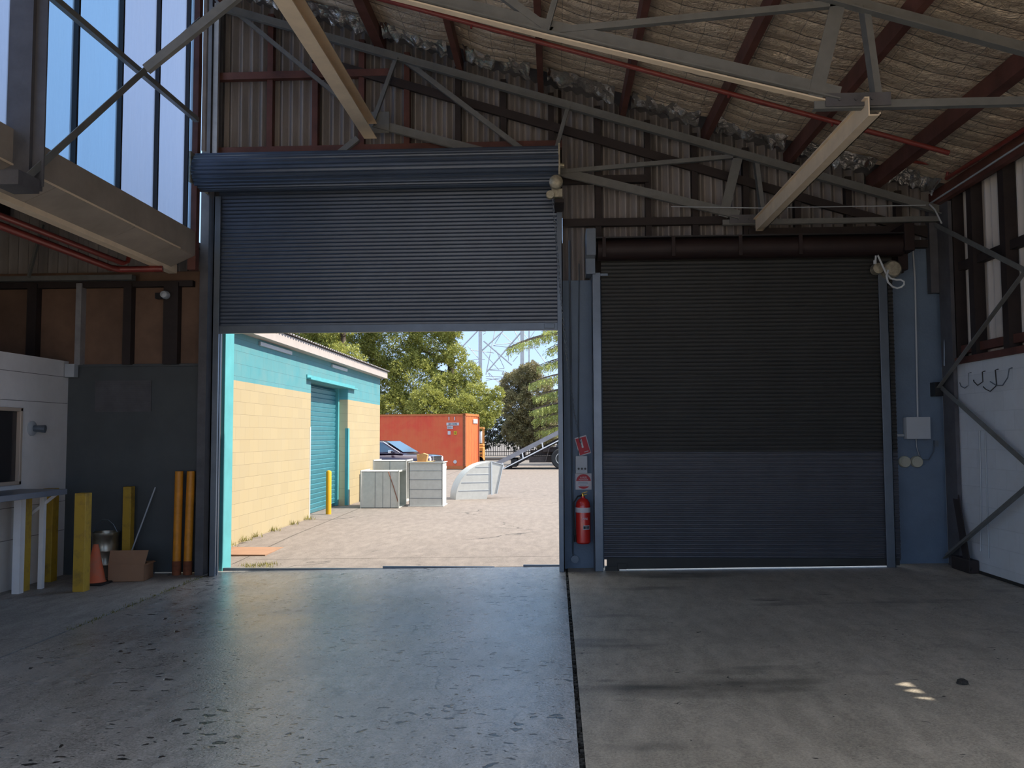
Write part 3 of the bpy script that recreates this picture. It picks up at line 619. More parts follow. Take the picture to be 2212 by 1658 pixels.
q = [aX(118, 0, -4.02), aX(430, 264, -4.02), aX(62, 392, -3.95), aX(436, 48, -3.95)]
b = MB(); d = (q[0]-q[1]); b.angle(q[1], q[0]+d*.3, .05, .055, .008); b.build('brace_bar', m_steel, br)
b = MB(); b.angle(q[2], q[3], .05, .06, .008, flip=-1); b.build('brace_bar', m_steel, br)
b = MB(); c = q[2]; b.box(-4.14, -3.94, c.y-.14, c.y+.12, c.z-.06, c.z+.05); b.build('brace_cleat', m_col, br)
zg = thing('zigzag_brace', 'zigzag of grey steel braces running along the right wall', 'brace', (4.4, 9, .1))
A_ = aX(2012, 487, 4.42); B_ = aX(2216, 592, 4.42); C_ = aX(2030, 840, 4.42); D_ = aX(2247, 1036, 4.42); E_ = aX(2045, 1206, 4.42)
for a, c in ((A_, B_), (B_, C_), (C_, D_), (D_, E_)):
    b = MB(); b.angle(a, c, .045, .055, .008, flip=-1); b.build('brace_bar', m_steel, zg)
b = MB(); b.box(4.36, 4.46, C_.y-.02, C_.y+.14, C_.z-.08, C_.z+.08); b.build('brace_cleat', m_blk, zg)
sr = thing('annexe_strut', 'thin grey steel strut rising above the annexe rail at the left edge', 'strut', (-6.3, 9.6, 3.5))
b = MB(); b.angle((-6.36, 10.0, 3.5), (-6.2, 10.0, 4.15), .04, .05, .006); b.build('strut_bar', m_steel, sr)

# pipes and rods
b = MB(); p = aY(830, 0, 8.2); q_ = aY(2050, 330, 8.2); d = (p-q_).normalized(); b.tube([p+d*3.0, q_], .024, 10)
for f in (.16, .62, .8): c = p+(q_-p)*f; b.tube([c, c-Vector((0,0,.05))], .012, 6)
base('sprinkler_pipe', 'red sprinkler pipe crossing under the foil roof along its slope', 'pipe', b, m_pipe, smooth=True)
b = MB(); p = aX(2212, 280, 4.3); q_ = aX(2045, 385, 4.3); d = (p-q_).normalized(); t_ = aY(2050, 332, 8.2); b.tube([p+d*4, q_], .024, 10); b.tube([q_+Vector((0,0,.0)), q_+Vector((0,-.05,.12)), (t_.x+.1, q_.y-.1, q_.z+.17)], .018, 8)
base('sprinkler_pipe.001', 'red sprinkler pipe running along the top of the right wall', 'pipe', b, m_pipe, smooth=True)
b = MB(); p = aX(2212, 308, 4.4); q_ = aX(2008, 440, 4.4); d = (p-q_).normalized(); b.tube([p+d*4, q_], .011, 6)
base('eaves_conduit', 'pale thin conduit under the eaves of the right wall', 'conduit', b, m_lgrey)
b = MB(); b.tube([aX(265, 568, -4.72), aX(0, 465, -4.72), aX(0, 465, -4.72)+(aX(0, 465, -4.72)-aX(265, 568, -4.72))*3], .028, 10); e_ = aX(265, 568, -4.72)
b.tube([e_, e_+Vector((.02, .07, .03)), e_+Vector((.04, .09, .18))], .024, 8)
base('sprinkler_pipe.002', 'brighter upper red pipe under the annexe roof ending in an elbow', 'pipe', b, m_pipe, smooth=True)
e_ = aX(238, 578, -4.9); f_ = aX(0, 487, -4.9); b = MB(); b.tube([f_+(f_-e_)*3, e_, e_+Vector((.06, .10, 0)), (-4.4, e_.y+.2, e_.z+.02)], .036, 10)
base('sprinkler_pipe.003', 'thicker lower red pipe turning right under the annexe roof', 'pipe', b, m_pipe, smooth=True)
b = MB()
for y0, y1 in ((452, 451),):
    b.tube([aY(1450, 446, 9.9), aY(1640, 449, 9.9), aY(2000, 443, 9.9)], .006, 5)
base('roof_wire', 'thin pale wire strung below the front truss above the closed door', 'wire', b, m_lgrey)

# ================================================================ OUTDOORS
def gz(x, y):
    k = min(1, max(0, (y-10.34)/3.6)); k = k*k*(3-2*k); xx = min(5, max(-5, x)); return (zf(xx)-.004)*(1-k) - .01*k
gr = thing('ground', 'pale concrete yard outside the raised roller door', 'ground', (0, 30, 0), kind='structure')
b = MB(); b.grid(40, 60, lambda u, v: (lambda x, y: (x, y, gz(x, y)))(-20+u*50, 10.34+(v**2)*35.7)); b.build('yard_slab', m_yard, gr, smooth=True)
b = MB(); b.add([(-150,46,-.012),(150,46,-.012),(150,260,-.012),(-150,260,-.012)], [(0,1,2,3)]); b.build('road', m_asph, gr)
b = MB(); b.add([(-60,-80,-.32),(60,-80,-.32),(60,47,-.32),(-60,47,-.32)], [(0,1,2,3)]); b.build('subsoil', m_dirt, gr)
b = MB(); b.add([(-40,-60,-.10),(40,-60,-.10),(40,-2.2,-.10),(-40,-2.2,-.10)], [(0,1,2,3)]); b.build('unseen_rear_ground', M('warm_bounce_ground', (.50, .40, .29), .9), gr)  # unseen rear ground, coloured warm to bounce light into the hall
b = MB()
for (x0, y0, x1, y1, w) in ((-4.15, 10.9, -4.33, 19.9, .006), (-4.33, 19.9, -4.4, 46, .008), (-4.3, 24.0, 20, 24.6, .010), (-4.0, 11.25, 8, 11.25, .005), (-4.75, 16.2, -4.2, 16.25, .008)):
    n = 24
    for i in range(n):
        a = Vector((x0+(x1-x0)*i/n, y0+(y1-y0)*i/n, 0)); c = Vector((x0+(x1-x0)*(i+1)/n, y0+(y1-y0)*(i+1)/n, 0)); s_ = (c-a).cross(Vector((0,0,1))).normalized()*w
        b.add([(p.x, p.y, gz(p.x, p.y)+.003) for p in (a-s_, c-s_, c+s_, a+s_)], [(0,1,2,3)])
b.build('expansion_joint', m_jnt, gr)
b = MB(); b.box(-4.05, -1.5, 10.33, 10.37, zf(-3)-.03, zf(-2.6)+.012); b.box(-2.1, -.75, 10.37, 10.40, zf(-2)-.03, zf(-1.4)+.014); b.box(-.4, .04, 10.37, 10.40, zf(0)-.03, zf(0)+.014)
b.box(-4.05, -2.0, 10.42, 10.445, zf(-3.5)-.03, zf(-3.2)+.012)
tag(b.build('threshold_strip', m_guide), 'broken galvanised steel strips along the threshold of the raised door', 'threshold strip')
# steel plate let into the ground beside the building
b = MB(); b.box(-4.72, -3.95, 11.55, 12.35, gz(-4.3, 12)-.02, gz(-4.3, 12)+.012); base('ground_plate', 'rusty orange steel plate on the ground beside the cream wall', 'plate', b, m_plate)
def grass(pts, name, label, h=.06, n=160, spread=.06):
    b = MB()
    for i in range(n):
        p = R.choice(pts); x = p[0]+R.gauss(0, spread); y = p[1]+R.gauss(0, spread*p[3] if len(p) > 3 else spread); z = p[2]; a = R.uniform(0, 6.28); hh = h*R.uniform(.4, 1.2); w = .004+hh*.03; l = hh*R.uniform(.2, .9)
        b.add([(x-w*math.sin(a), y+w*math.cos(a), z), (x+w*math.sin(a), y-w*math.cos(a), z), (x+l*math.cos(a), y+l*math.sin(a), z+hh)], [(0,1,2)])
    o = b.build(name, m_grass); return tag(o, label, 'grass', kind='stuff')
grass([(-4.0+R.uniform(0, .45), 10.62+R.uniform(-.12, .25), gz(-3.9, 10.7)) for _ in range(12)], 'weeds', 'dry weeds at the foot of the turquoise pier', .045, 230, .06)
grass([(-4.7, y, 0) for y in (12.2, 12.8, 13.3, 14.2, 15.2, 16.1)], 'weeds.001', 'weeds growing along the foot of the cream wall', .09, 240, .06)
grass([(-4.13, y, zf(-4.1)-.01) for y in [7.2+.14*i for i in range(20)]], 'weeds.002', 'small weeds in the joint beside the yellow posts', .03, 420, .028)

# turquoise and cream store building
bd = thing('store_building', 'cream and turquoise block building with a white eaves board', 'building', (-6.5, 17, 0))
b = MB(); XW = -4.75
b.box(XW-.3, XW, 10.62, 16.42, -.1, 3.2); b.box(XW-.3, XW, 19.42, 22.98, -.1, 3.2); b.box(XW-.3, XW, 16.42, 19.42, 2.65, 3.2)
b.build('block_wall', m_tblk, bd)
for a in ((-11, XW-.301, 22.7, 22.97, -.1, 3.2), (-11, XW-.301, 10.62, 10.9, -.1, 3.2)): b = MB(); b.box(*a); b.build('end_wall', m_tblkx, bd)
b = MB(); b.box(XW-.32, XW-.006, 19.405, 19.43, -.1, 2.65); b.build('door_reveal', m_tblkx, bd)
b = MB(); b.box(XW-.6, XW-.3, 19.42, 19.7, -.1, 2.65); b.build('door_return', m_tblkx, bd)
curt = MB(); n = 26; rows = []
for i in range(n):
    z = .0+i*.1; rows += [(z, 0), (z+.07, .012), (z+.085, -.012), (z+.1, 0)]
vs = []
for z, o in rows: vs += [(XW-.27+o, 16.42, z), (XW-.27+o, 19.42, z)]
curt.add(vs, [(2*i, 2*i+1, 2*i+3, 2*i+2) for i in range(len(rows)-1)]); rdo = curt.build('roller_door', m_tdoor, bd)
b = MB(); b.box(XW-.30, XW-.20, 19.30, 19.42, 0, 2.65); b.build('door_guide', m_turq, bd)
b = MB(); b.box(XW+.0, XW+.09, 16.1, 20.0, 2.66, 2.69); b.box(XW+.0, XW+.02, 16.1, 20.0, 2.69, 2.75); b.build('lintel_ledge', m_turq, bd)
b = MB(); b.box(XW-.06, XW+.012, 19.40, 19.52, 0, 1.75); b.build('corner_guard', m_turq, bd)
b = MB(); b.box(XW-.05, XW+.006, 16.36, 16.426, 0, 1.75); b.build('corner_guard', m_galv, bd)
b = MB(); b.box(-4.60, -4.575, 10.4, 23.15, 3.13, 3.30); b.build('eaves_board', m_fwhite, bd)
b = MB(); b.box(-4.78, -4.60, 10.4, 23.15, 3.13, 3.15); b.box(-11, -4.575, 23.12, 23.15, 3.13, 3.30); b.build('eaves_soffit', m_fwhite, bd)
b = MB(); n = 300; vs = []
for i in range(n+1):
    y = 10.4+i*12.8/n; o = .018*math.sin(2*math.pi*y/.076*.5)
    vs += [(-4.52, y, 3.325+o), (-11.2, y, 4.0+o)]
b.add(vs, [(2*i, 2*i+2, 2*i+3, 2*i+1) for i in range(n)]); b.build('corrugated_roof', m_roof, bd, smooth=True)
for y0, y1 in ((13.45, 15.1), (17.9, 19.2)):
    b = MB(); b.box(XW, XW+.035, y0, y1, 3.03, 3.09); b.build('wall_batten', m_lgrey, bd)
b = MB(); p = aX(692, 1104, -4.7); bx, by = -4.62, 17.3
b.lathe((bx, by, -.02), [(.055, 0), (.055, .86), (.045, .885), (0, .90)], 20); base('bollard', 'bright yellow round steel bollard before the turquoise roller door', 'bollard', b, m_yb, smooth=True)

# galvanised duct pieces
def duct_box(name, label, x0, x1, y0, y1, h, axis, seams, t=.012):
    th_ = thing(name, label, 'duct', ((x0+x1)/2, (y0+y1)/2, -.01)); b = MB(); z0 = -.01
    if axis == 'x':
        b.box(x0, x1, y0, y0+t, z0, h); b.box(x0, x1, y1-t, y1, z0, h); b.box(x0, x1, y0, y1, z0, z0+t); b.box(x0, x1, y0, y1, h-t, h)
    else:
        b.box(x0, x1, y0, y0+t, z0, h); b.box(x0, x1, y1-t, y1, z0, h); b.box(x0, x0+t, y0, y1, z0, h); b.box(x1-t, x1, y0, y1, z0, h)
    b.build('duct_shell', m_galv, th_)
    b = MB()
    for s in seams:
        if axis == 'x': b.box(x0+(x1-x0)*s-.004, x0+(x1-x0)*s+.004, y0-.006, y0, z0, h); 
        else: b.box(x0, x1, y0-.006, y0, h*s-.004, h*s+.004)
    b.build('standing_seam', m_guide, th_)
    f = .025
    if axis == 'x':
        for x in (x0, x1-.02): b = MB(); b.box(x, x+.02, y0-f, y0, z0, h+f); b.box(x, x+.02, y0, y1, h, h+f); b.box(x, x+.02, y1, y1+f, z0, h+f); b.build('flange', m_galv, th_)
    else:
        for z in (h-.02, z0): b = MB(); b.box(x0-f, x1+f, y0-f, y0, z, z+.02); b.box(x0-f, x1+f, y1, y1+f, z, z+.02); b.box(x0-f, x0, y0, y1, z, z+.02); b.box(x1, x1+f, y0, y1, z, z+.02); b.build('flange', m_galv, th_)
    return th_
A = duct_box('duct_section', 'low galvanised duct section with an open dark right end, in front of the other ducts', -4.30, -3.44, 18.75, 19.62, .79, 'x', (.38, .58, .78))
b = MB(); b.tube([(-3.68, 18.735, .79), (-3.56, 18.735, .45), (-3.46, 18.735, .12)], .008, 5); b.build('rust_run', m_rust, A)
duct_box('duct_section.001', 'upright galvanised duct section with a timber block on top', -3.29, -2.54, 19.15, 19.85, .985, 'z', (.18, .38, .60, .80))
duct_box('duct_section.002', 'galvanised duct section standing behind the low open ended one', -4.42, -3.60, 20.6, 21.5, .97, 'x', (.5,))
b = MB(); b.poly([(-3.13, 19.3, .985), (-2.93, 19.3, .985), (-2.90, 19.3, 1.14), (-3.0, 19.3, 1.18), (-3.09, 19.3, 1.15), (-3.15, 19.3, 1.15)], (0, .2, 0))
b.box(-3.2, -2.8, 19.13, 19.87, .985, .990); base('timber_block', 'raw timber block on top of the upright duct section', 'timber block', b, m_wood)
el = thing('duct_elbow', 'curved galvanised duct elbow with a flared end on the yard concrete', 'duct', (-2.48, 21.2, -.01), math.radians(20))
Ro, W_, n = .92, .62, 20
arc = [(Ro-Ro*math.cos(math.pi/2*i/n)*1.0, Ro*math.sin(math.pi/2*i/n)) for i in range(n+1)]
b = MB(); vs = []
for x, z in arc: vs += [(x, 0, z), (x, W_, z), (x+.012, 0, max(0, z-.012)), (x+.012, W_, max(0, z-.012))]
b.add(vs, [(4*i, 4*i+4, 4*i+5, 4*i+1) for i in range(n)]+[(4*i+2, 4*i+3, 4*i+7, 4*i+6) for i in range(n)]); b.build('curved_back', m_galv, el, smooth=True, local=True)
for y in (0, W_-.01):
    b = MB(); b.poly([(x, y, z) for x, z in arc]+[(Ro, y, .12), (Ro-.1, y, .10), (Ro-.12, y, 0)], (0, .01, 0)); b.build('side_sheet', m_galv, el, local=True)
b = MB()
for z in (.22, .42, .62, .80):
    xa = Ro-math.sqrt(Ro*Ro-z*z); b.box(xa+.05, Ro, -.008, 0, z-.005, z+.005)
b.build('standing_seam', m_lgrey, el, local=True)
b = MB(); b.poly([(Ro, -.01, .10), (Ro, -.01, .93), (Ro+.30, -.01, .84), (Ro+.13, -.01, .13)], (0, .015, 0)); b.poly([(Ro, W_, .10), (Ro, W_, .93), (Ro+.30, W_, .84), (Ro+.13, W_, .13)], (0, .015, 0))
b.poly([(Ro, -.01, .93), (Ro+.30, -.01, .84), (Ro+.30, -.01, .825), (Ro, -.01, .915)], (0, W_, 0)); b.build('flared_end', m_galv, el, local=True)
b = MB(); b.beam((Ro, -.015, .10), (Ro, -.015, .94), .03, .015); b.beam((Ro+.30, -.02, .85), (Ro+.13, -.02, .12), .03, .015); b.beam((Ro, -.015, .93), (Ro+.3, -.015, .85), .02, .02); b.build('flange', m_lgrey, el, local=True)

# shipping container
co = thing('shipping_container', 'faded orange shipping container behind the dark car', 'container', (-4.22, 39.9, -.01), math.radians(-10.6))
Lc, Wc, Hc = 6.06, 2.44, 2.62
def ribs(b, L, fn, z0, z1, pitch, d):
    n = int(L/pitch); p = L/n; vs = []; pts = []
    for i in range(n): a = i*p; pts += [(a, 0), (a+p*.3, 0), (a+p*.5, d), (a+p*.8, d)]
    pts.append((L, 0))
    for a, o in pts: vs += [fn(a, o, z0), fn(a, o, z1)]
    b.add(vs, [(2*i, 2*i+2, 2*i+3, 2*i+1) for i in range(len(pts)-1)])
b = MB(); ribs(b, Lc-.24, lambda a, o, z: (-Lc+.12+a, .02+o, z), .16, Hc-.10, .28, .012); b.build('side_panel', m_cont, co, local=True)
b = MB(); ribs(b, Wc-.2, lambda a, o, z: (-.02-o, .1+a, z), .16, Hc-.10, .27, .045); b.build('end_panel', m_contF, co, local=True)
b = MB(); b.box(-Lc, -.04, .05, Wc, .1, Hc-.04); b.build('container_body', m_cont, co, local=True)
for x in (-Lc, -.12):
    for y in (0, Wc-.12): b = MB(); b.box(x, x+.12, y, y+.12, 0, Hc); b.build('corner_post', m_rust, co, local=True)
b = MB(); b.box(-Lc, 0, 0, .07, Hc-.10, Hc-.03); b.box(-Lc, 0, 0, .07, .02, .17); b.box(-Lc+.1, -.1, .03, Wc, Hc-.05, Hc-.02); b.box(-.08, 0, 0, Wc, Hc-.11, Hc); b.box(-.08, 0, 0, Wc, .02, .17); b.build('frame_rail', m_contF, co, local=True)
for x0, x1, z0, z1, m, s, sz in ((-.92, -.31, 2.06, 2.19, m_lblw, '2815040', .125), (-.89, -.60, 1.90, 2.03, m_lblw, '22G1', .115), (-.86, -.72, 1.63, 1.80, m_lblw, '', .09), (-.56, -.42, 1.63, 1.80, m_lbly, '6', .16)):
    b = MB(); b.box(x0, x1, .004, .012, z0, z1); lb = b.build('label_plate', m, co, local=True)
    if s: text(s, 'lettering', sz, m_blk, Matrix.Translation(((x0+x1)/2, 0.0, (z0+z1)/2)) @ FACE, lb, .002)
b = MB()
for x in (-.80, -.52): b = MB(); b.box(x-.02, x+.02, .004, .012, 2.30, 2.46); b.build('white_mark', m_lblw, co, local=True)
b = MB(); b.lathe((-.50, .012, .36), [(.085, 0), (.085, .01)], 14, (0,-1,0)); b.build('round_sticker', m_lblw, co, local=True)
b = MB(); b.box(.0, .008, 1.35, 2.1, 2.17, 2.38); b.build('end_label', m_lblw, co, local=True)

# yellow forklift behind the container
fk = thing('forklift', 'yellow orange forklift with a grey gas bottle beside the container end', 'forklift', (-4.05, 45.0, -.012), 0)
b = MB(); b.box(-.9, .30, -.5, .5, .25, 1.0); b.box(-.5, .30, -.45, .45, 1.0, 1.15); b.build('counterweight_body', m_mach, fk, bevel=.05, local=True)
b = MB(); b.box(-.1, .22, -.49, -.508, .55, .60); b.box(-.1, .22, -.49, -.508, .72, .78); b.build('vent_slot', m_blk, fk, local=True)
b = MB()
for x in (-.8, .22):
    for y in (-.42, .36): b.box(x, x+.06, y, y+.06, 1.0, 2.0)
b.box(-.85, .3, -.45, .45, 1.92, 2.02); b.build('overhead_guard', m_mach, fk, bevel=.015, local=True)
b = MB(); b.lathe((.08, -.2, 1.16), [(.0, 0), (.16, .03), (.17, .1), (.17, .58), (.12, .66), (.0, .68)], 18); b.build('gas_bottle', m_lgrey, fk, smooth=True, local=True)
for x in (-.6, .05):
    for y in (-.5, .36): b = MB(); b.lathe((x, y, .26), [(.08, 0), (.25, 0), (.26, .03), (.26, .12), (.25, .15), (.08, .15)], 18, (0,1,0)); b.build('wheel', m_black, fk, smooth=True, local=True)

# dark saloon car
ca_ = thing('car', 'dark aubergine saloon car with a chrome grille, parked before the orange container', 'car', (-6.45, 32.3, -.01), math.radians(-17))
st = [(-2.25,.62,.40,.80),(-2.18,.78,.30,.92),(-1.6,.87,.22,.95),(-.9,.89,.20,.95),(0,.89,.20,.94),(.75,.89,.20,.94),(1.3,.87,.22,.90),(1.75,.83,.25,.90),(2.0,.76,.30,.87),(2.12,.66,.36,.82)]
def loft(secs):
    b = MB(); n = len(secs[0]); vs = [p for s in secs for p in s]
    fs = [(i*n+k, i*n+(k+1) % n, (i+1)*n+(k+1) % n, (i+1)*n+k) for i in range(len(secs)-1) for k in range(n)]
    return b.add(vs, fs+[tuple(range(n-1, -1, -1)), tuple(range((len(secs)-1)*n, len(secs)*n))])
secs = []
for x, w, z0, z1 in st:
    h = z1-z0
    secs.append([(x, -w*.92, z0), (x, -w, z0+h*.25), (x, -w, z0+h*.62), (x, -w*.94, z0+h*.86), (x, -w*.80, z1-.015), (x, -w*.35, z1+.02), (x, w*.35, z1+.02), (x, w*.80, z1-.015), (x, w*.94, z0+h*.86), (x, w, z0+h*.62), (x, w, z0+h*.25), (x, w*.92, z0)])
bo = loft(secs).build('car_body', m_car, ca_, smooth=True, local=True)
gs = [(-1.75,.70,.94,.955),(-1.05,.62,.93,1.36),(-.3,.63,.93,1.42),(.25,.62,.93,1.38),(1.08,.70,.92,.935)]
secs = [[(x, -(.80 if z1 > 1 else w+.04), z0), (x, -w, z1-.05 if z1 > 1 else z1), (x, -w*.8, z1), (x, w*.8, z1), (x, w, z1-.05 if z1 > 1 else z1), (x, (.80 if z1 > 1 else w+.04), z0)] for x, w, z0, z1 in gs]
loft(secs).build('cabin', m_car, ca_, smooth=True, local=True)
b = MB(); b.add([(1.03,-.60,.975),(1.03,.60,.975),(.32,.52,1.37),(.32,-.52,1.37)], [(0,1,2,3)]); b.v = [(x+.02, y, z+.012) for x, y, z in b.v]; b.build('windscreen', m_glass, ca_, local=True)
for s in (-1, 1):
    b = MB(); b.add([(.80, s*.775, .985), (-.25, s*.785, .985), (-.25, s*.66, 1.34), (.22, s*.655, 1.33)], [(0,1,2,3)]); b.add([(-.32, s*.785, .985), (-1.25, s*.765, .985), (-.95, s*.665, 1.29), (-.32, s*.66, 1.34)], [(0,1,2,3)]); b.build('side_window', m_glass, ca_, local=True)
    b = MB(); b.tube([(.98, s*.735, .965), (.25, s*.648, 1.365), (-.3, s*.66, 1.385), (-1.0, s*.66, 1.34), (-1.6, s*.74, .97)], .012, 5); b.build('window_trim', m_chrome, ca_, local=True)
    b = MB(); b.box(.62, .74, s*.80 if s > 0 else -.99, .99 if s > 0 else -.80, .95, 1.06); b.build('wing_mirror', m_chrome, ca_, bevel=.02, local=True)
    b = MB(); b.lathe((2.03, s*.52, .72), [(.11, 0), (.11, .08), (.05, .10), (0, .10)], 14, (1,0,0)); b.build('headlight', m_lblw, ca_, smooth=True, local=True)
    for x in (-1.35, 1.38):
        b = MB(); b.lathe((x, s*.72, .31), [(.20, 0), (.30, 0), (.315, .03*1), (.315, .15), (.30, .18), (.20, .18)], 22, (0, s, 0)); wh = b.build('wheel', m_black, ca_, smooth=True, local=True)
        b = MB(); b.lathe((x, s*.87, .31), [(0, .02), (.05, .025), (.19, .0), (.20, .02)], 18, (0, s, 0)); b.build('hub_cap', m_galv, wh, smooth=True, local=True)
b = MB(); b.box(2.06, 2.15, -.34, .34, .52, .85); gl_ = b.build('grille_frame', m_chrome, ca_, bevel=.02, local=True)
b = MB()
for i in range(6): b.box(2.145, 2.16, -.30, .30, .56+i*.048, .582+i*.048)
b.build('grille_bar', m_blk, gl_, local=True)
for a in ((2.0, 2.2, -.78, .78, .32, .46), (-2.33, -2.1, -.78, .78, .36, .50)): b = MB(); b.box(*a); b.build('bumper', m_lgrey, ca_, bevel=.04, local=True)

# tilt tray truck
tr = thing('tilt_tray_truck', 'tilt tray truck with its grey tray lowered to the ground', 'truck', (0, 41, -.012))
t0 = aY(1069, 1001, 41); t1 = aY(1208, 930, 41); d = (t1-t0); e2 = t0+d*2.1
for y in (39.75,):
    b = MB(); b.prof((t0.x, 40.0, t0.z-.06), (e2.x, 40.0, e2.z-.06), [(-2.4,-.10),(0,-.10),(0,.10),(-2.4,.10)]); b.build('tilting_tray', m_truck, tr)
b = MB(); b.beam(t0+Vector((.15,-1.02,-.36)), t0+d*1.5+Vector((.15,-1.02,-.36)), .04, .05)
for k in (.12, .42, .72, 1.02, 1.3): c = t0+d*k; b.beam(c+Vector((.1,-1.02,-.36)), c+Vector((.06,-1.02,-.12)), .06, .06)
b.build('side_rail', m_trkw, tr)
b = MB(); b.beam(t0+Vector((.4,-.4,-.30)), e2+Vector((0,-.4,-.30)), .12, .18); b.beam(t0+Vector((.4,.9,-.30)), e2+Vector((0,.9,-.30)), .12, .18); b.build('tray_runner', m_trkd, tr)
b = MB(); b.box(-1.2, 6.2, 40.5, 40.62, .62, .86); b.box(-1.2, 6.2, 41.4, 41.52, .62, .86); b.box(-1.25, .0, 40.3, 41.7, .30, .58); b.box(-.6, .3, 40.2, 41.8, .80, 1.0); b.build('chassis', m_trkd, tr)
for y in (40.1, 41.5): b = MB(); b.box(-2.10, -1.82, y, y+.4, .10, .48); b.build('mud_flap', m_black, tr, bevel=.03)
b = MB(); b.prof((-.48, 40.15, .35), (-.30, 40.15, 1.0), [(-.2,-.015),(.2,-.015),(.2,.015),(-.2,.015)]); b.prof((-.30, 40.15, 1.0), (.3, 40.15, 1.16), [(-.2,-.015),(.2,-.015),(.2,.015),(-.2,.015)]); b.build('mudguard', m_trkd, tr)
for x, y in ((.27, 39.9), (.27, 41.75), (4.6, 39.9), (4.6, 41.75)):
    b = MB(); b.lathe((x, y, .49), [(.28, .02), (.44, 0), (.49, .04), (.50, .24), (.44, .30), (.28, .30)], 28, (0,1,0)); wh = b.build('wheel', m_black, tr, smooth=True)
    b = MB(); b.lathe((x, y-.0, .49), [(.0, .08), (.10, .03), (.12, .08), (.22, .10), (.26, .0), (.285, .0), (.285, .1)], 24, (0,1,0)); b.build('wheel_rim', m_galv, wh, smooth=True)
b = MB(); b.beam((.05, 40.4, 1.0), (.55, 40.4, 1.75), .12, .12); b.build('tilt_ram', m_guide, tr)
b = MB(); b.box(4.0, 5.9, 39.85, 42.0, .55, 2.6); b.build('cab', m_trkw, tr, bevel=.12)
b = MB(); b.box(4.25, 5.6, 39.835, 39.85, 1.55, 2.3); b.build('cab_window', m_glass, tr)

# ---------------------------------------------------------------- lattice towers
ty = thing('lattice_tower', 'tall galvanised lattice tower rising behind the trees', 'tower', (-5.0, 84, 0))
def P80(px, py, y=80): return aY(px, py, y)
SC = 11.05
def Z(a, c): return (980+a/SC*1.2*.905 if False else 980+a*240/2211, 705+c*180/1658)
def br_(segs, r, name, y, mat=m_pyl):
    b = MB()
    for a, c, e_, f in segs:
        p = P80(*Z(a, c), y); q = P80(*Z(e_, f), y); b.tube([p, q], r*.55, 6)
    b.build(name, mat, ty)
def leg_(a, r, y, dx=0):
    p = P80(*Z(a, 900), y); q = P80(*Z(a, 0), y); d = (q-p).normalized(); g = p-d*(p.z/d.z); t_ = p+d*((26-p.z)/d.z)
    b = MB(); b.beam(g, t_, r, r); b.build('tower_leg', m_pyl, ty)
leg_(530, .32, 80); leg_(1365, .36, 80); leg_(1500, .14, 86)
br_([(820,90,640,960),(1200,60,1360,380)], .09, 'inner_leg', 83)
br_([(-60,640,470,90),(600,290,1160,770),(480,80,640,90),(980,90,560,480),(1330,130,660,900),(1000,500,1360,90),(300,690,520,920)], .13, 'diagonal_brace', 80)
br_([(280,380,500,640),(820,340,960,110),(960,130,1240,400),(840,470,1010,830),(560,480,900,860),(400,770,520,680),(1360,90,1480,250),(1610,90,1400,400),(1530,320,1830,720),(1890,70,2060,270),(1270,590,1180,700),(1090,510,1090,680),(690,920,720,980),(640,120,580,160)], .07, 'light_brace', 82)
br_([(330,465,800,525),(790,370,1500,290),(1500,290,1880,335),(790,380,1400,445),(1400,445,1700,410),(390,655,620,655),(660,860,1010,830),(660,860,1010,885),(640,995,960,1000),(640,1030,990,1070),(640,1070,1000,1010)], .065, 'horizontal_brace', 81)
br_([(1000,1010,900,1170),(700,920,1000,1220)], .07, 'light_brace', 83)

# ---------------------------------------------------------------- trees
def tufts(b, blobs, n, size, blade=3, droop=0.0, shell=.55, clump=0.0):
    wsum = [rx*ry for (_, rx, ry, rz) in blobs]; tot = sum(wsum)
    for (c, rx, ry, rz), w in zip(blobs, wsum):
        for _ in range(int(n*w/tot)):
            while True:
                v = Vector((R.gauss(0,1), R.gauss(0,1), R.gauss(0,1)))
                if v.length > .1: break
            v.normalize(); 
            lob = .84+.16*math.sin(v.x*7+c[0]*3)*math.sin(v.z*8+c[2]*2)+.07*math.sin(v.y*9)
            rr = (shell+(1-shell)*R.random()**.5)*lob
            p = Vector((c[0]+v.x*rx*rr, c[1]+v.y*ry*rr, c[2]+v.z*rz*rr))
            for _k in range(blade):
                d = (v*.7+Vector((R.gauss(0,.7), R.gauss(0,.7), R.gauss(0,.7)-droop+.25))).normalized(); s = d.cross(Vector((R.gauss(0,1), R.gauss(0,1), R.gauss(0,1)))).normalized()
                L_ = size*R.uniform(.6, 1.3); w_ = L_*.17; q = p+d*L_*.5
                b.add([p, q+s*w_, p+d*L_, q-s*w_], [(0,1,2,3)])
    return b
def blob(px, py, r, y, k=1.0, ky=.9): c = aY(px, py, y); rr = r/F_PX*y; return ((c.x, c.y, c.z), rr, rr*ky, rr*k)
def tree(name, label, tx, ty_, h, r, blobs, mat, n, size, **kw):
    t = thing(name, label, 'tree', (tx, ty_, -.012)); b = MB()
    b.tube([(tx, ty_, -.1), (tx+.1, ty_, h*.35), (tx-.1, ty_+.1, h*.7), (tx, ty_, h)], [r, r*.8, r*.55, r*.2], 10)
    for (c, rx, ry, rz) in blobs:
        z0 = max(h*.2, min(h*.9, c[2]-rz*.6)); b.tube([(tx, ty_, z0), ((tx+c[0])/2, (ty_+c[1])/2, (z0+c[2])/2+.2), (c[0], c[1], c[2]-rz*.1)], [r*.45, r*.28, r*.08], 6)
    b.build('trunk', m_bark, t, smooth=True); tufts(MB(), blobs, 0, 1) if False else tufts(bb := MB(), blobs, n, size, **kw); bb.build('foliage', mat, t)
    return t
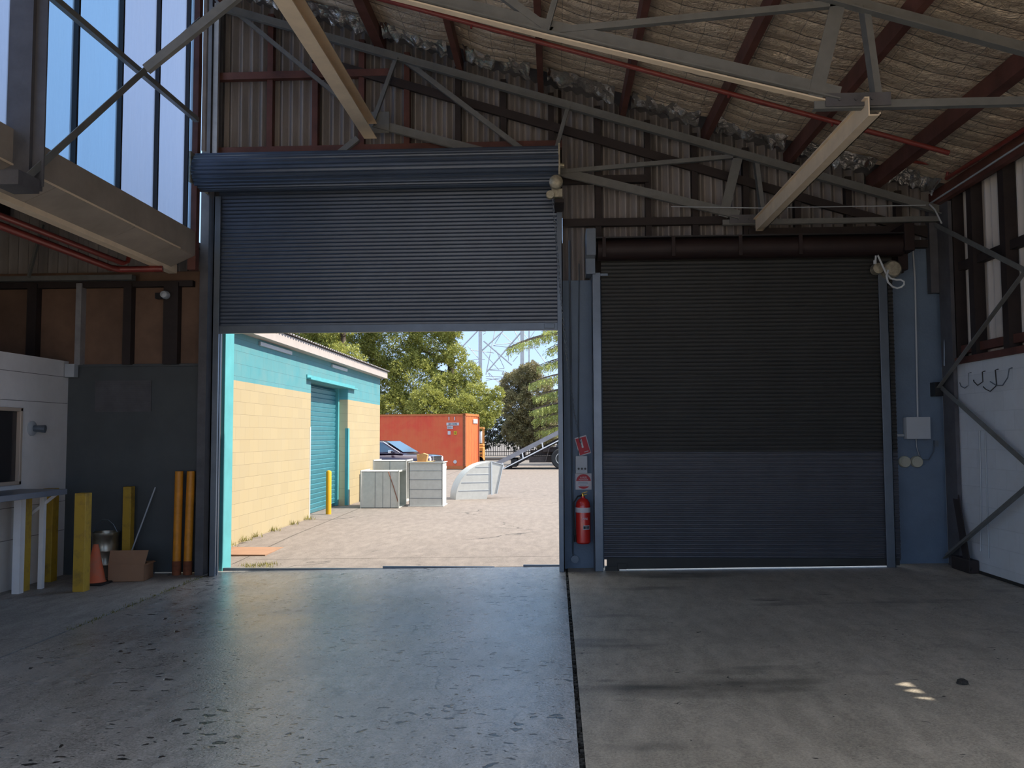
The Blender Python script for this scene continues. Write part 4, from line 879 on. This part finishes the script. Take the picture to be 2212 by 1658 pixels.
tree('pine_tree', 'large dense pine tree behind the orange container', -6.6, 54, 11, .35,
     [blob(760,770,70,54), blob(850,740,80,54), blob(930,745,65,53.5), blob(965,700,50,53), blob(985,770,28,52.5), blob(815,840,70,54), blob(900,830,75,53), blob(970,850,55,52), blob(1010,810,34,52), blob(1030,860,38,51), blob(1060,880,30,50), blob(1075,850,18,50), blob(1010,895,50,50), blob(1048,905,26,49.5), blob(930,885,60,51), blob(850,890,50,52),
      blob(800,640,100,54), blob(900,600,100,54), blob(850,500,80,54)], m_pine, 80000, .15)
tree('pine_tree.001', 'second dense pine tree behind the roof of the cream building', -12.5, 50, 9.5, .32,
     [blob(660,740,60,50), blob(700,760,60,50), blob(740,790,55,49), blob(620,700,80,50), blob(700,680,80,50), blob(560,760,90,50), blob(640,820,80,50)], m_pine, 28000, .15)
tree('shrub_tree', 'olive brown rounded tree between the pine and the cedar', -2.4, 62, 5.5, .22,
     [blob(1110,830,35,62), blob(1135,815,32,61), blob(1160,850,45,61), blob(1120,880,42,61), blob(1165,900,40,61), blob(1100,860,20,61), blob(1150,800,22,60.5), blob(1130,925,45,61.5), blob(1175,935,40,61), blob(1105,930,25,62), blob(1190,880,30,61)], m_shrub, 34000, .14)
# weeping cedar
cd = thing('cedar_tree', 'bright green weeping cedar with layered drooping branches by the right door edge', 'tree', (3.2, 46.5, -.012))
b = MB(); b.tube([(3.2, 46.5, -.1), (3.25, 46.5, 5), (3.15, 46.5, 10.5)], [.3, .2, .04], 10)
lf = MB()
def frond(p0, p1, p2, dens=70, hang=.5):
    dens = int(dens*1.7)
    p0, p1, p2 = map(Vector, (p0, p1, p2)); N = 14; pts = [p0*(1-t)**2+p1*2*t*(1-t)+p2*t*t for t in [i/N for i in range(N+1)]]
    b.tube(pts, [.06*(1-i/(N+1))+.008 for i in range(N+1)], 5)
    for i in range(dens):
        t = R.uniform(.12, 1.0); p = p0*(1-t)**2+p1*2*t*(1-t)+p2*t*t; dr = (p2-p0).normalized(); sd = Vector((-dr.y, dr.x, 0)).normalized()
        q = p+sd*R.gauss(0, .38)*(1.15-t*.6)+dr*R.gauss(0, .05)-Vector((0,0,abs(R.gauss(0,.07)))); L_ = hang*R.uniform(.4, 1.6)*(1.15-t*.5)
        for k in range(7):
            f = q+Vector((R.gauss(0,.03), R.gauss(0,.03), -L_*k/7)); dd = (Vector((R.gauss(0,.5), R.gauss(0,.5), -.75))+dr*.6).normalized(); ss = dd.cross(Vector((R.gauss(0,1), R.gauss(0,1), .2))).normalized(); l2 = .13*R.uniform(.7, 1.3)
            lf.add([f, f+dd*l2*.5+ss*.022, f+dd*l2, f+dd*l2*.5-ss*.022], [(0,1,2,3)])
C0 = (3.2, 46.5)
for z0, px, py, hz in ((4.9, 1092, 752, .9), (3.7, 1135, 826, .35), (3.2, 1150, 856, .3), (2.7, 1150, 884, .25), (1.9, 1138, 885, .2), (1.5, 1150, 905, .2), (1.2, 1160, 930, .15), (6.0, 1165, 716, .6), (5.6, 1178, 755, .5), (5.2, 1160, 790, .4), (7.2, 1170, 660, .6)):
    for dy in (-1.3, -.2, 1.2):
        e_ = aY(px, py, 46.5+dy); z1 = z0 if z0 > e_.z+.25 else e_.z+.35
        frond((C0[0], C0[1], z1), ((C0[0]+e_.x)/2, 46.5+dy*.5, (z1+e_.z)/2+hz+.35), (e_.x+R.uniform(-.1, .25)+abs(dy)*.12, e_.y, e_.z), 60, .45)
for i in range(84):
    a = R.uniform(-3.14, 3.14); z0 = .9+i*.112+R.uniform(-.15, .15); L_ = (10.8-z0)*.34*R.uniform(.75, 1.1); frond((C0[0], C0[1], z0), (C0[0]+math.cos(a)*L_*.6, C0[1]+math.sin(a)*L_*.6, z0+.5), (C0[0]+math.cos(a)*L_, C0[1]+math.sin(a)*L_, z0-.3-R.uniform(0, .35)), 42, .5)
b.build('trunk', m_bark, cd, smooth=True); lf.build('foliage', m_cedar, cd)
# dark hedge and paling fence behind
hb = MB(); blobs = []
for i in range(34):
    x = -16+i*1.1; blobs.append(((x, 68+R.uniform(-.6, .6), R.uniform(1.6, 2.2)), 1.2, .9, R.uniform(1.4, 2.1)))
tufts(hb, blobs, 12000, .28); tag(hb.build('hedge', m_hedge), 'dark hedge behind the fence under the trees', 'hedge')
fn = thing('paling_fence', 'dark steel paling fence in front of the hedge', 'fence', (0, 66, -.012))
b = MB()
for i in range(150): x = -14+i*.17; b.box(x-.02, x+.02, 65.99, 66.01, 0, 2.1)
b.build('paling', m_blk, fn)
b = MB(); b.box(-14, 11.5, 66.01, 66.05, .3, .36); b.box(-14, 11.5, 66.01, 66.05, 1.8, 1.86); b.build('fence_rail', m_blk, fn)
b = MB(); b.box(-20, 20, 55, 57.5, -.02, .03); kb = b.build('verge', m_grass, gr)
b = MB(); b.box(-20, 20, 54.85, 55, -.02, .12); b.build('road_kerb', m_yard, gr)

# ================================================================ INTERIOR OBJECTS
# square yellow timber posts
def post(name, label, px, py, ztop=.97, w=.125, mat=m_yel, dy=0):
    p = aF(px, py); b = MB(); b.box(p.x-w/2, p.x+w/2, p.y+dy, p.y+dy+w, zf(p.x)-.01, ztop); return base(name, label, 'post', b, mat, group=None, bevel=.006)
post('guard_post', 'square yellow post nearest the traffic cone', 168, 1278, .97)
post('guard_post.001', 'square yellow post at the left edge beside the white shelf leg', 37, 1278, .97)
post('guard_post.002', 'square yellow post under the end of the serving shelf', 98, 1257, .98)
post('guard_post.003', 'square yellow post standing behind the cardboard box', 281, 1241, .98, .10, dy=-.12)
for i, (px, lab) in enumerate(((382, 'left one of two round orange pipes standing against the grey sheet'), (406, 'right one of two round orange pipes standing against the grey sheet'))):
    p = aY(px, 1200, 10.08); t = thing('orange_pipe' if i == 0 else 'orange_pipe.001', lab, 'pipe', (p.x, 10.08, zf(p.x)))
    b = MB(); b.tube([(p.x, 10.08, zf(p.x)+.16), (p.x+.01*(i+1), 10.08, 1.16)], .048, 16); b.build('pipe_shaft', m_oran, t, smooth=True)
    b = MB(); b.tube([(p.x, 10.08, zf(p.x)), (p.x, 10.08, zf(p.x)+.165)], .052, 16); b.build('worn_foot', m_rust, t, smooth=True)
# serving shelf
sh = thing('serving_shelf', 'blue grey serving shelf on white legs below the office window', 'shelf', (-5.55, 8, 0))
b = MB(); b.box(-5.965, -5.43, 5.5, 9.3, .965, 1.0); b.box(-5.44, -5.42, 5.5, 9.3, .94, 1.0); b.build('shelf_top', m_blu, sh, bevel=.004)
for x, y in ((-5.74, 8.92), (-5.66, 9.22), (-5.74, 7.4), (-5.74, 6.0)):
    b = MB(); w = .04 if y != 9.22 else .025; b.box(x-w, x+w, y, y+2*w, zf(x)-.002, .965); b.build('leg', m_office, sh)
b = MB(); b.beam((-5.50, 9.25, .955), (-5.80, 9.25, .72), .02, .03); b.build('shelf_bracket', m_office, sh)
# wall lamp, flood light, camera
c = aX(68, 925, -5.97); b = thing('wall_lamp', 'round grey wall lamp beside the office window', 'lamp', c)
q = MB(); q.lathe(c, [(.085, 0), (.085, .015), (.05, .03)], 20, (1,0,0)); q.build('lamp_plate', m_lgrey, b, smooth=True)
q = MB(); q.lathe(c+Vector((.03,0,0)), [(.035, 0), (.04, .06), (.045, .12), (.03, .125)], 16, (1,.25,-.05)); q.build('lamp_head', m_guide, b, smooth=True)
c = aX(146, 803, -5.97); b = thing('sensor_light', 'small white twin sensor light high in the corner of the office wall', 'light', c)
q = MB(); q.box(c.x, c.x+.04, c.y-.05, c.y+.1, c.z-.02, c.z+.04); q.build('light_base', m_office, b, bevel=.005)
for dy in (-.04, .03): q = MB(); q.lathe(c+Vector((.03, dy, 0)), [(.015, 0), (.03, .03), (.03, .06), (0, .062)], 12, (1,-.5,-.2)); q.build('lamp_head', m_sign, b, smooth=True)
q = MB(); q.box(-5.95, -5.83, 10.08, 10.17, 2.30, 2.46); base('junction_box', 'small grey junction box at the top corner of the grey sheet', 'box', q, m_lgrey, bevel=.004)
c = aY(355, 636, 10.0); b = thing('security_camera', 'small dome security camera on the brown panels', 'camera', c)
q = MB(); q.lathe(c, [(.0, -.05), (.04, -.03), (.05, .01), (.05, .05)], 16, (0,1,0)); q.tube([c+Vector((0,.05,0)), c+Vector((0,.2,.0))], .02, 8); q.build('camera_dome', m_lgrey, b, smooth=True)
q = MB(); q.box(c.x-.10, c.x-.03, c.y-.03, c.y+.06, c.z-.05, c.z+.02); q.tube([c+Vector((0,.15,-.02)), c+Vector((.0,.17,-.2)), c+Vector((.0,.19,-.6))], .006, 5); q.build('camera_body', m_blk, b)

# tin drum
p = aF(228, 1246); X0, Y0 = p.x, 10.02; z0 = zf(X0); X0 = aY(228, 1180, 10.02).x
t = thing('tin_drum', 'tinned metal drum with a wire handle behind the cone', 'drum', (X0, Y0, z0)); zt_ = aY(228, 1148, 10.02).z
q = MB(); q.lathe((X0, Y0, z0), [(.13, 0), (.145, .01), (.145, .14), (.150, .15), (.145, .16), (.147, .30), (.152, .31), (.147, .32), (.148, zt_-z0-.05), (.156, zt_-z0-.04), (.156, zt_-z0), (.148, zt_-z0), (.142, zt_-z0-.02), (.14, .1), (0, .1)], 32); q.build('drum_body', m_tin, t, smooth=True)
q = MB(); q.tube([(X0-.155, Y0, zt_-.03), (X0-.10, Y0-.02, zt_+.10), (X0-.03, Y0-.03, zt_+.145), (X0+.04, Y0-.03, zt_+.145), (X0+.10, Y0-.02, zt_+.09), (X0+.155, Y0, zt_-.03)], .004, 6); q.build('wire_handle', m_guide, t)
# cone
p = aF(203, 1261); X0, Y0 = p.x, p.y+.02; z0 = zf(X0); t = thing('traffic_cone', 'faded orange traffic cone without stripes beside the yellow post', 'cone', (X0, Y0, z0))
q = MB(); q.lathe((X0, Y0, z0), [(.125, .02), (.11, .035), (.03, .43), (.026, .44), (.02, .435), (.0, .42)], 28); q.build('cone_body', m_cone, t, smooth=True)
q = MB(); q.box(X0-.16, X0+.16, Y0-.16, Y0+.16, z0, z0+.025); q.build('cone_base', m_black, t, bevel=.01)
# cardboard box
p = aF(311, 1255); t = thing('cardboard_box', 'open brown cardboard box with a raised front flap on the floor', 'box', (p.x, p.y, zf(p.x)), math.radians(7))
w, d, h, th = .40, .30, .19, .004
q = MB(); q.box(-w, 0, 0, th, 0, h); q.box(-w, 0, d-th, d, 0, h); q.box(-w, -w+th, 0, d, 0, h); q.box(-th, 0, 0, d, 0, h); q.box(-w, 0, 0, d, 0, th); q.build('box_walls', m_card, t, local=True)
q = MB(); q.add([(-w, 0, h), (.005, 0, h), (.055, -.03, h+.165), (-w+.03, -.03, h+.165), (-w, th, h), (.005, th, h), (.055, -.03+th, h+.165), (-w+.03, -.03+th, h+.165)], [(0,1,2,3),(7,6,5,4),(0,4,5,1),(1,5,6,2),(2,6,7,3),(3,7,4,0)]); q.build('front_flap', m_card, t, local=True)
q = MB(); q.add([(0, .01, h), (0, d, h), (.03, d, h-.01), (.03, .01, h-.01), (0, .01, h+th), (0, d, h+th), (.03, d, h+th-.01), (.03, .01, h+th-.01)], [(0,3,2,1),(4,5,6,7),(0,1,5,4),(1,2,6,5),(2,3,7,6),(3,0,4,7)]); q.build('side_flap', m_card, t, local=True)
px_ = t.location; q = MB(); cx_, cy_ = px_.x-.18, px_.y+.15; q.lathe((cx_, cy_, zf(p.x)+.03), [(.08, 0), (.11, .06), (.12, .16), (.115, .165), (.10, .07), (0, .05)], 20); q.tube([(cx_-.13, cy_, .11), (cx_-.10, cy_-.02, .19), (cx_+.10, cy_-.02, .19), (cx_+.13, cy_, .11)], .006, 6)
base('black_tub', 'black rubber tub with a handle inside the cardboard box', 'tub', q, m_black, smooth=True)
a_, c_ = aF(304, 1232), aY(334, 1052, 10.12); q = MB(); q.tube([(a_.x, 10.0, zf(a_.x)+.01), (c_.x, 10.14, c_.z)], .009, 8); base('broom_handle', 'thin pale broom handle leaning on the grey sheet', 'broom handle', q, m_lgrey)

# ---- between the two roller doors
YW = 10.2
q = MB(); a_ = aY(1231, 600, YW-.03); c_ = aY(1238, 1195, YW-.03); q.tube([(a_.x, YW-.02, 3.9), (a_.x, YW-.02, a_.z), (c_.x, YW-.02, c_.z), (c_.x+.02, YW-.02, .14)], .011, 8); q.lathe((c_.x+.02, YW-.012, .12), [(.045, -.03), (.045, .01)], 18, (0,1,0))
base('conduit', 'grey conduit running down beside the raised door to a round plate', 'conduit', q, m_guide, smooth=True)
q = MB(); a_ = aY(1251, 600, YW-.02); q.tube([(a_.x, YW-.015, 3.62), (a_.x, YW-.015, a_.z), (aY(1249, 900, YW).x, YW-.015, 1.8), (aY(1250, 985, YW).x, YW-.015, 1.34)], .007, 6); base('conduit.001', 'thin cable conduit running down to the grey isolator box', 'conduit', q, m_guide)
rs = thing('fire_sign', 'tilted red fire extinguisher location sign behind the hand chain', 'sign', aY(1258, 984, YW-.03))
def quad_px(pts, y, th, b): b.poly([aY(px, py, y) for px, py in pts], (0, th, 0)); return b
quad_px([(1241, 946), (1266, 939), (1277, 978), (1252, 985)], YW-.02, .006, MB()).build('sign_border', m_sign, rs)
quad_px([(1243, 948), (1265, 942), (1275, 976), (1253, 983)], YW-.024, .004, MB()).build('sign_face', m_sred, rs)
pic = MB(); quad_px([(1252, 948), (1256, 947), (1261, 966), (1257, 967)], YW-.027, .003, pic); quad_px([(1262, 975), (1271, 972.5), (1271.5, 974), (1262.5, 976.5)], YW-.027, .003, pic); pic.build('sign_pictogram', m_sign, rs)
ib = thing('isolator_box', 'pale grey isolator box with three round buttons above the white sign', 'switch box', aY(1256, 1022, YW-.05)); a_, c_ = aY(1243, 984, YW-.05), aY(1269, 1022, YW-.05)
q = MB(); q.box(a_.x, c_.x, YW-.075, YW, c_.z, a_.z); q.build('box_case', m_lgrey, ib, bevel=.006)
for px in (1250, 1257, 1264): o_ = aY(px, 1012, YW-.075); q = MB(); q.lathe((o_.x, YW-.075, o_.z), [(.013, -.008), (.013, 0)], 12, (0,1,0)); q.build('push_button', m_blk, ib)
sg = thing('extinguisher_sign', 'white square sign with a red disc reading ABE powder', 'sign', aY(1260, 1057, YW-.02)); a_, c_ = aY(1243, 1022, YW-.01), aY(1278, 1057, YW-.01)
q = MB(); q.box(a_.x, c_.x, YW-.012, YW-.003, c_.z, a_.z); q.build('sign_plate', m_sign, sg)
cx_, cz_ = (a_.x+c_.x)/2, (a_.z+c_.z)/2; rr = .086
def seg(z0, z1, y, mat, nm):
    pts = []; n = 24
    for i in range(n+1): z = z0+(z1-z0)*i/n; pts.append((cx_+math.sqrt(max(0, rr*rr-z*z)), y, cz_+z))
    for i in range(n, -1, -1): z = z0+(z1-z0)*i/n; pts.append((cx_-math.sqrt(max(0, rr*rr-z*z)), y, cz_+z))
    q = MB(); q.poly(pts, (0, .003, 0)); return q.build(nm, mat, sg)
seg(.006, rr, YW-.015, m_sred, 'red_band'); seg(-rr, -.058, YW-.015, m_sred, 'red_band')
T_ = lambda dx, dz: Matrix.Translation((cx_+dx-sg.location.x, YW-.017-sg.location.y, cz_+dz-sg.location.z)) @ FACE
text('A:B(E)', 'lettering', .032, m_sign, T_(0, .047), sg); text('POWDER', 'lettering', .026, m_sign, T_(0, .020), sg)
for dz, w_ in ((-.010, .062), (-.026, .066), (-.042, .045)): q = MB(); q.box(cx_-w_, cx_+w_*.8, YW-.014, YW-.012, cz_+dz-.003, cz_+dz+.003); q.build('faded_text_line', m_guide, sg)
ex = thing('fire_extinguisher', 'red dry powder fire extinguisher hung on the wall between the doors', 'fire extinguisher', (.315, 10.09, .33)); o_ = aY(1260, 1173, 10.09); t_ = aY(1260, 1075, 10.09); z0, z1, ex_ = o_.z, t_.z, o_.x
q = MB(); H_ = z1-z0; q.lathe((ex_, 10.09, z0), [(.0, .0), (.07, .0), (.085, .015), (.086, H_-.10), (.078, H_-.05), (.055, H_-.015), (.025, H_), (.022, H_+.02), (0, H_+.02)], 32); cyl = q.build('cylinder', m_ext, ex, smooth=True)
q = MB(); q.lathe((ex_, 10.09, z0), [(.0865, H_-.165), (.0872, H_-.165), (.0872, H_-.108), (.0865, H_-.108)], 32); q.build('white_band', m_sign, cyl, smooth=True)
def wrap(b, a0, a1, zz0, zz1, r, n=8):
    for i in range(n):
        p0, p1 = a0+(a1-a0)*i/n, a0+(a1-a0)*(i+1)/n
        b.add([(ex_+r*math.sin(p0), 10.09-r*math.cos(p0), zz0), (ex_+r*math.sin(p1), 10.09-r*math.cos(p1), zz0), (ex_+r*math.sin(p1), 10.09-r*math.cos(p1), zz1), (ex_+r*math.sin(p0), 10.09-r*math.cos(p0), zz1)], [(0,1,2,3)])
    return b
wrap(MB(), -.05, .95, z0+.165, z0+.215, .0873).build('class_label', m_lgrey, cyl)
q = wrap(MB(), .02, .32, z0+.175, z0+.205, .0878); wrap(q, .42, .60, z0+.175, z0+.205, .0878); wrap(q, .68, .86, z0+.175, z0+.205, .0878); q.build('class_icons', m_blk, cyl)
text('FIRE', 'lettering', .034, m_sign, Matrix.Translation((ex_+.022-ex.location.x, 10.09-.0875-ex.location.y, z0+.29-ex.location.z)) @ FACE, ex)
q = MB(); q.lathe((ex_, 10.09, z1+.015), [(.018, 0), (.018, .03), (.01, .04)], 12); q.beam((ex_-.01, 10.09, z1+.055), (ex_+.055, 10.06, z1+.075), .018, .006); q.beam((ex_-.01, 10.09, z1+.035), (ex_+.05, 10.06, z1+.045), .018, .006); q.build('valve_handle', m_brass, ex)
q = MB(); q.tube([(ex_-.01, 10.08, z1+.03), (ex_-.06, 10.06, z1+.02), (ex_-.105, 10.06, z1-.05), (ex_-.11, 10.06, z1-.2), (ex_-.095, 10.06, z1-.36), (ex_-.092, 10.06, z0+.09)], .009, 8); q.lathe((ex_-.092, 10.06, z0+.02), [(.014, 0), (.012, .08)], 10); q.build('discharge_hose', m_black, ex, smooth=True)
q = MB(); q.box(ex_-.02, ex_+.02, 10.17, 10.2, z0+.1, z1); q.build('wall_bracket', m_blk, ex)

# ---- right of the closed door
a_, c_ = aY(1954, 901, YW-.06), aY(2006, 947, YW-.06); t = thing('electrical_box', 'grey electrical box on the blue grey wall right of the closed door', 'box', ((a_.x+c_.x)/2, YW-.05, c_.z))
q = MB(); q.box(a_.x, c_.x, YW-.11, YW, c_.z, a_.z); q.build('box_case', m_lgrey, t, bevel=.005)
q = MB(); q.box(a_.x-.003, c_.x+.003, YW-.118, YW-.108, c_.z-.003, a_.z+.003); q.build('box_lid', m_lgrey, t, bevel=.004)
q = MB(); xx = aY(1979, 800, YW-.02).x; q.tube([(aY(1974, 590, YW-.02).x, YW-.02, 3.74), (aY(1975, 600, YW).x, YW-.02, 3.35), (xx, YW-.02, a_.z)], .011, 8); base('conduit.002', 'grey conduit dropping from above into the electrical box', 'conduit', q, m_lgrey, smooth=True)
q = MB(); z_ = aY(1940, 940, YW).z; q.tube([(3.92, YW-.02, z_), (a_.x, YW-.02, z_+.0)], .016, 8); base('conduit.003', 'short horizontal conduit from the door guide to the electrical box', 'conduit', q, m_lgrey, smooth=True)
for i, px in enumerate((1956, 1982)):
    o_ = aY(px, 997, YW-.05); t = thing('power_socket' + ('' if i == 0 else '.001'), ('left' if i == 0 else 'right')+' one of two round yellowed sockets below the electrical box', 'socket', (o_.x, YW-.03, o_.z))
    q = MB(); q.lathe((o_.x, YW, o_.z), [(.066, -.0), (.066, -.045), (.060, -.055), (.0, -.055)][::-1], 28, (0,1,0)); q.build('socket_body', m_sock, t, smooth=True)
    q = MB(); q.lathe((o_.x, YW-.055, o_.z), [(.045, -.004), (.045, 0)], 24, (0,1,0)); q.build('socket_cap', m_sock, t, smooth=True)
q = MB(); A1 = aY(1979, 950, YW-.02); q.tube([(A1.x, YW-.02, c_.z), (A1.x+.005, YW-.02, c_.z-.1), (aY(1984, 985, YW).x, YW-.02, 1.31)], .008, 6); q.tube([(A1.x+.01, YW-.02, c_.z-.12), aY(1990, 992, YW-.03), aY(2006, 993, YW-.03), aY(2017, 975, YW-.03), aY(2018, 952, YW-.03)], .007, 6); q.box(aY(2018, 952, YW).x-.01, aY(2018, 952, YW).x+.03, YW-.04, YW, 1.42, 1.49)
base('socket_cable', 'looped grey cable hanging under the electrical box', 'cable', q, m_guide, smooth=True)
# second door opener with loose pale cables
o_ = aY(1926, 582, 9.85); t = thing('door_opener', 'dirty round motor housing at the right end of the closed door drum', 'motor', (o_.x, 9.9, o_.z-.1))
q = MB(); q.lathe((o_.x, 9.78, o_.z), [(0, 0), (.08, .005), (.10, .03), (.10, .25), (.08, .28)], 22, (0,1,0)); q.build('motor_housing', m_cast, t, smooth=True)
q = MB(); q.lathe((o_.x-.16, 9.80, o_.z+.01), [(0, 0), (.06, .005), (.065, .1)], 16, (0,1,0)); q.box(o_.x-.16, o_.x+.02, 9.86, 9.95, o_.z-.02, o_.z+.06); q.box(o_.x-.02, o_.x+.06, 9.9, 10.2, o_.z-.03, o_.z+.03); q.build('gear_box', m_cast, t)
cb = [(1891, 566), (1892, 552), (1896, 551), (1904, 568), (1914, 590), (1924, 601), (1936, 604), (1946, 604), (1953, 608), (1953, 614), (1947, 620), (1938, 622), (1928, 619), (1918, 609), (1915, 596), (1919, 583)]
q = MB(); q.tube([aY(a, c, 9.68-.02*math.sin(i)) for i, (a, c) in enumerate(cb)], .011, 8); q.lathe(aY(1890, 566, 9.68)+Vector((0,0,-.02)), [(.018, 0), (.018, .04)], 10); base('loose_cable', 'pale loose cable curling below the right motor housing', 'cable', q, m_cable, smooth=True)
q = MB(); q.tube([aX(2008, 441, 4.33), aX(2020, 453, 4.33), aX(2034, 482, 4.33)], .009, 6); base('loose_cable.001', 'short pale cable hanging at the head of the right corner column', 'cable', q, m_cable, smooth=True)
q = MB(); q.tube([aY(2043, 660, 10.0), aY(2046, 700, 10.0), aY(2040, 740, 10.0), aY(2040, 790, 10.0)], .01, 6); q.tube([aX(2050, 818, 4.47), aX(2056, 832, 4.47), aX(2059, 862, 4.47)], .012, 6); base('loose_cable.002', 'pale cable running down the right corner column behind the braces', 'cable', q, m_guide, smooth=True)
# hose hooks on the right wall
hk = [((2092, 806), (2092, 832), (2084, 838), (2076, 834), (2073, 826)), ((2122, 803), (2123, 824), (2112, 832), (2104, 824), (2103, 820)), ((2150, 799), (2153, 832), (2139, 845), (2129, 840), (2124, 835)), ((2180, 796), (2177, 815), (2166, 832), (2152, 832), (2139, 824))]
labs = ('faint painted hook on the white wall, nearest the corner column', 'small dark hook on the white wall, second from the corner column', 'long black hook on the white wall crossing the pale double wire hook', 'thin double wire hook on the white wall, farthest from the corner column')
for i, (pts, lab) in enumerate(zip(hk, labs)):
    q = MB(); P = [aX(a, c, 4.46-.0*k) for k, (a, c) in enumerate(pts)]; P = [P[0]+Vector((.03, 0, .01))]+P
    q.tube(P, .006 if i else .005, 6); base('wall_hook' + ('' if not i else '.%03d' % i), lab, 'hook', q, m_blk if i in (1, 2) else m_guide, smooth=True)
# boards leaning in the right corner
q = MB(); a_, c_ = aX(2062, 1040, 4.46), aX(2088, 1215, 4.38); q.beam((4.40, c_.y-.0, zf(4.4)+.01), (4.47, a_.y+.05, a_.z), .012, .13, up=(0,1,0)); base('leaning_board', 'dark narrow board leaning in the corner by the white wall', 'board', q, m_dkst)
q = MB(); q.box(4.38, 4.49, 9.45, 9.86, zf(4.4), zf(4.4)+.14); base('timber_offcut', 'dark timber offcut on the floor at the foot of the corner column', 'timber', q, m_dkst, bevel=.01)
q = MB(); a_, c_ = aX(2116, 930, 4.49), aX(2118, 1190, 4.49); q.tube([a_, aX(2119, 1060, 4.49), c_], .009, 6); q.tube([aX(2128, 935, 4.49), aX(2136, 1205, 4.49)], .006, 6); base('wall_conduit', 'pair of thin painted conduits on the white wall behind the braces', 'conduit', q, m_lgrey)
q = MB(); o_ = aF(2079, 1476); q.lathe((o_.x, o_.y, zf(o_.x)), [(.0, 0), (.035, .002), (.03, .02), (.012, .03), (0, .03)], 9); base('debris_lump', 'small dark lump of debris on the smooth slab', 'debris', q, m_dirt)

# repeats share a group
GROUPS = {'roof_truss': 'steel roof trusses', 'sprinkler_pipe': 'red sprinkler pipes', 'guard_post': 'square yellow guard posts', 'orange_pipe': 'orange pipes against the grey sheet',
          'duct_section': 'galvanised duct sections in the yard', 'power_socket': 'round sockets below the electrical box', 'wall_hook': 'hooks on the white wall', 'pine_tree': 'pine trees behind the container',
          'longitudinal_beam': 'cream beams under the roof', 'roof_column': 'steel roof columns', 'loose_cable': 'loose pale cables', 'conduit': 'conduits on the front wall'}
for o in bpy.data.objects:
    k = o.name.split('.')[0]
    if o.parent is None and k in GROUPS and 'label' in o: o['group'] = GROUPS[k]
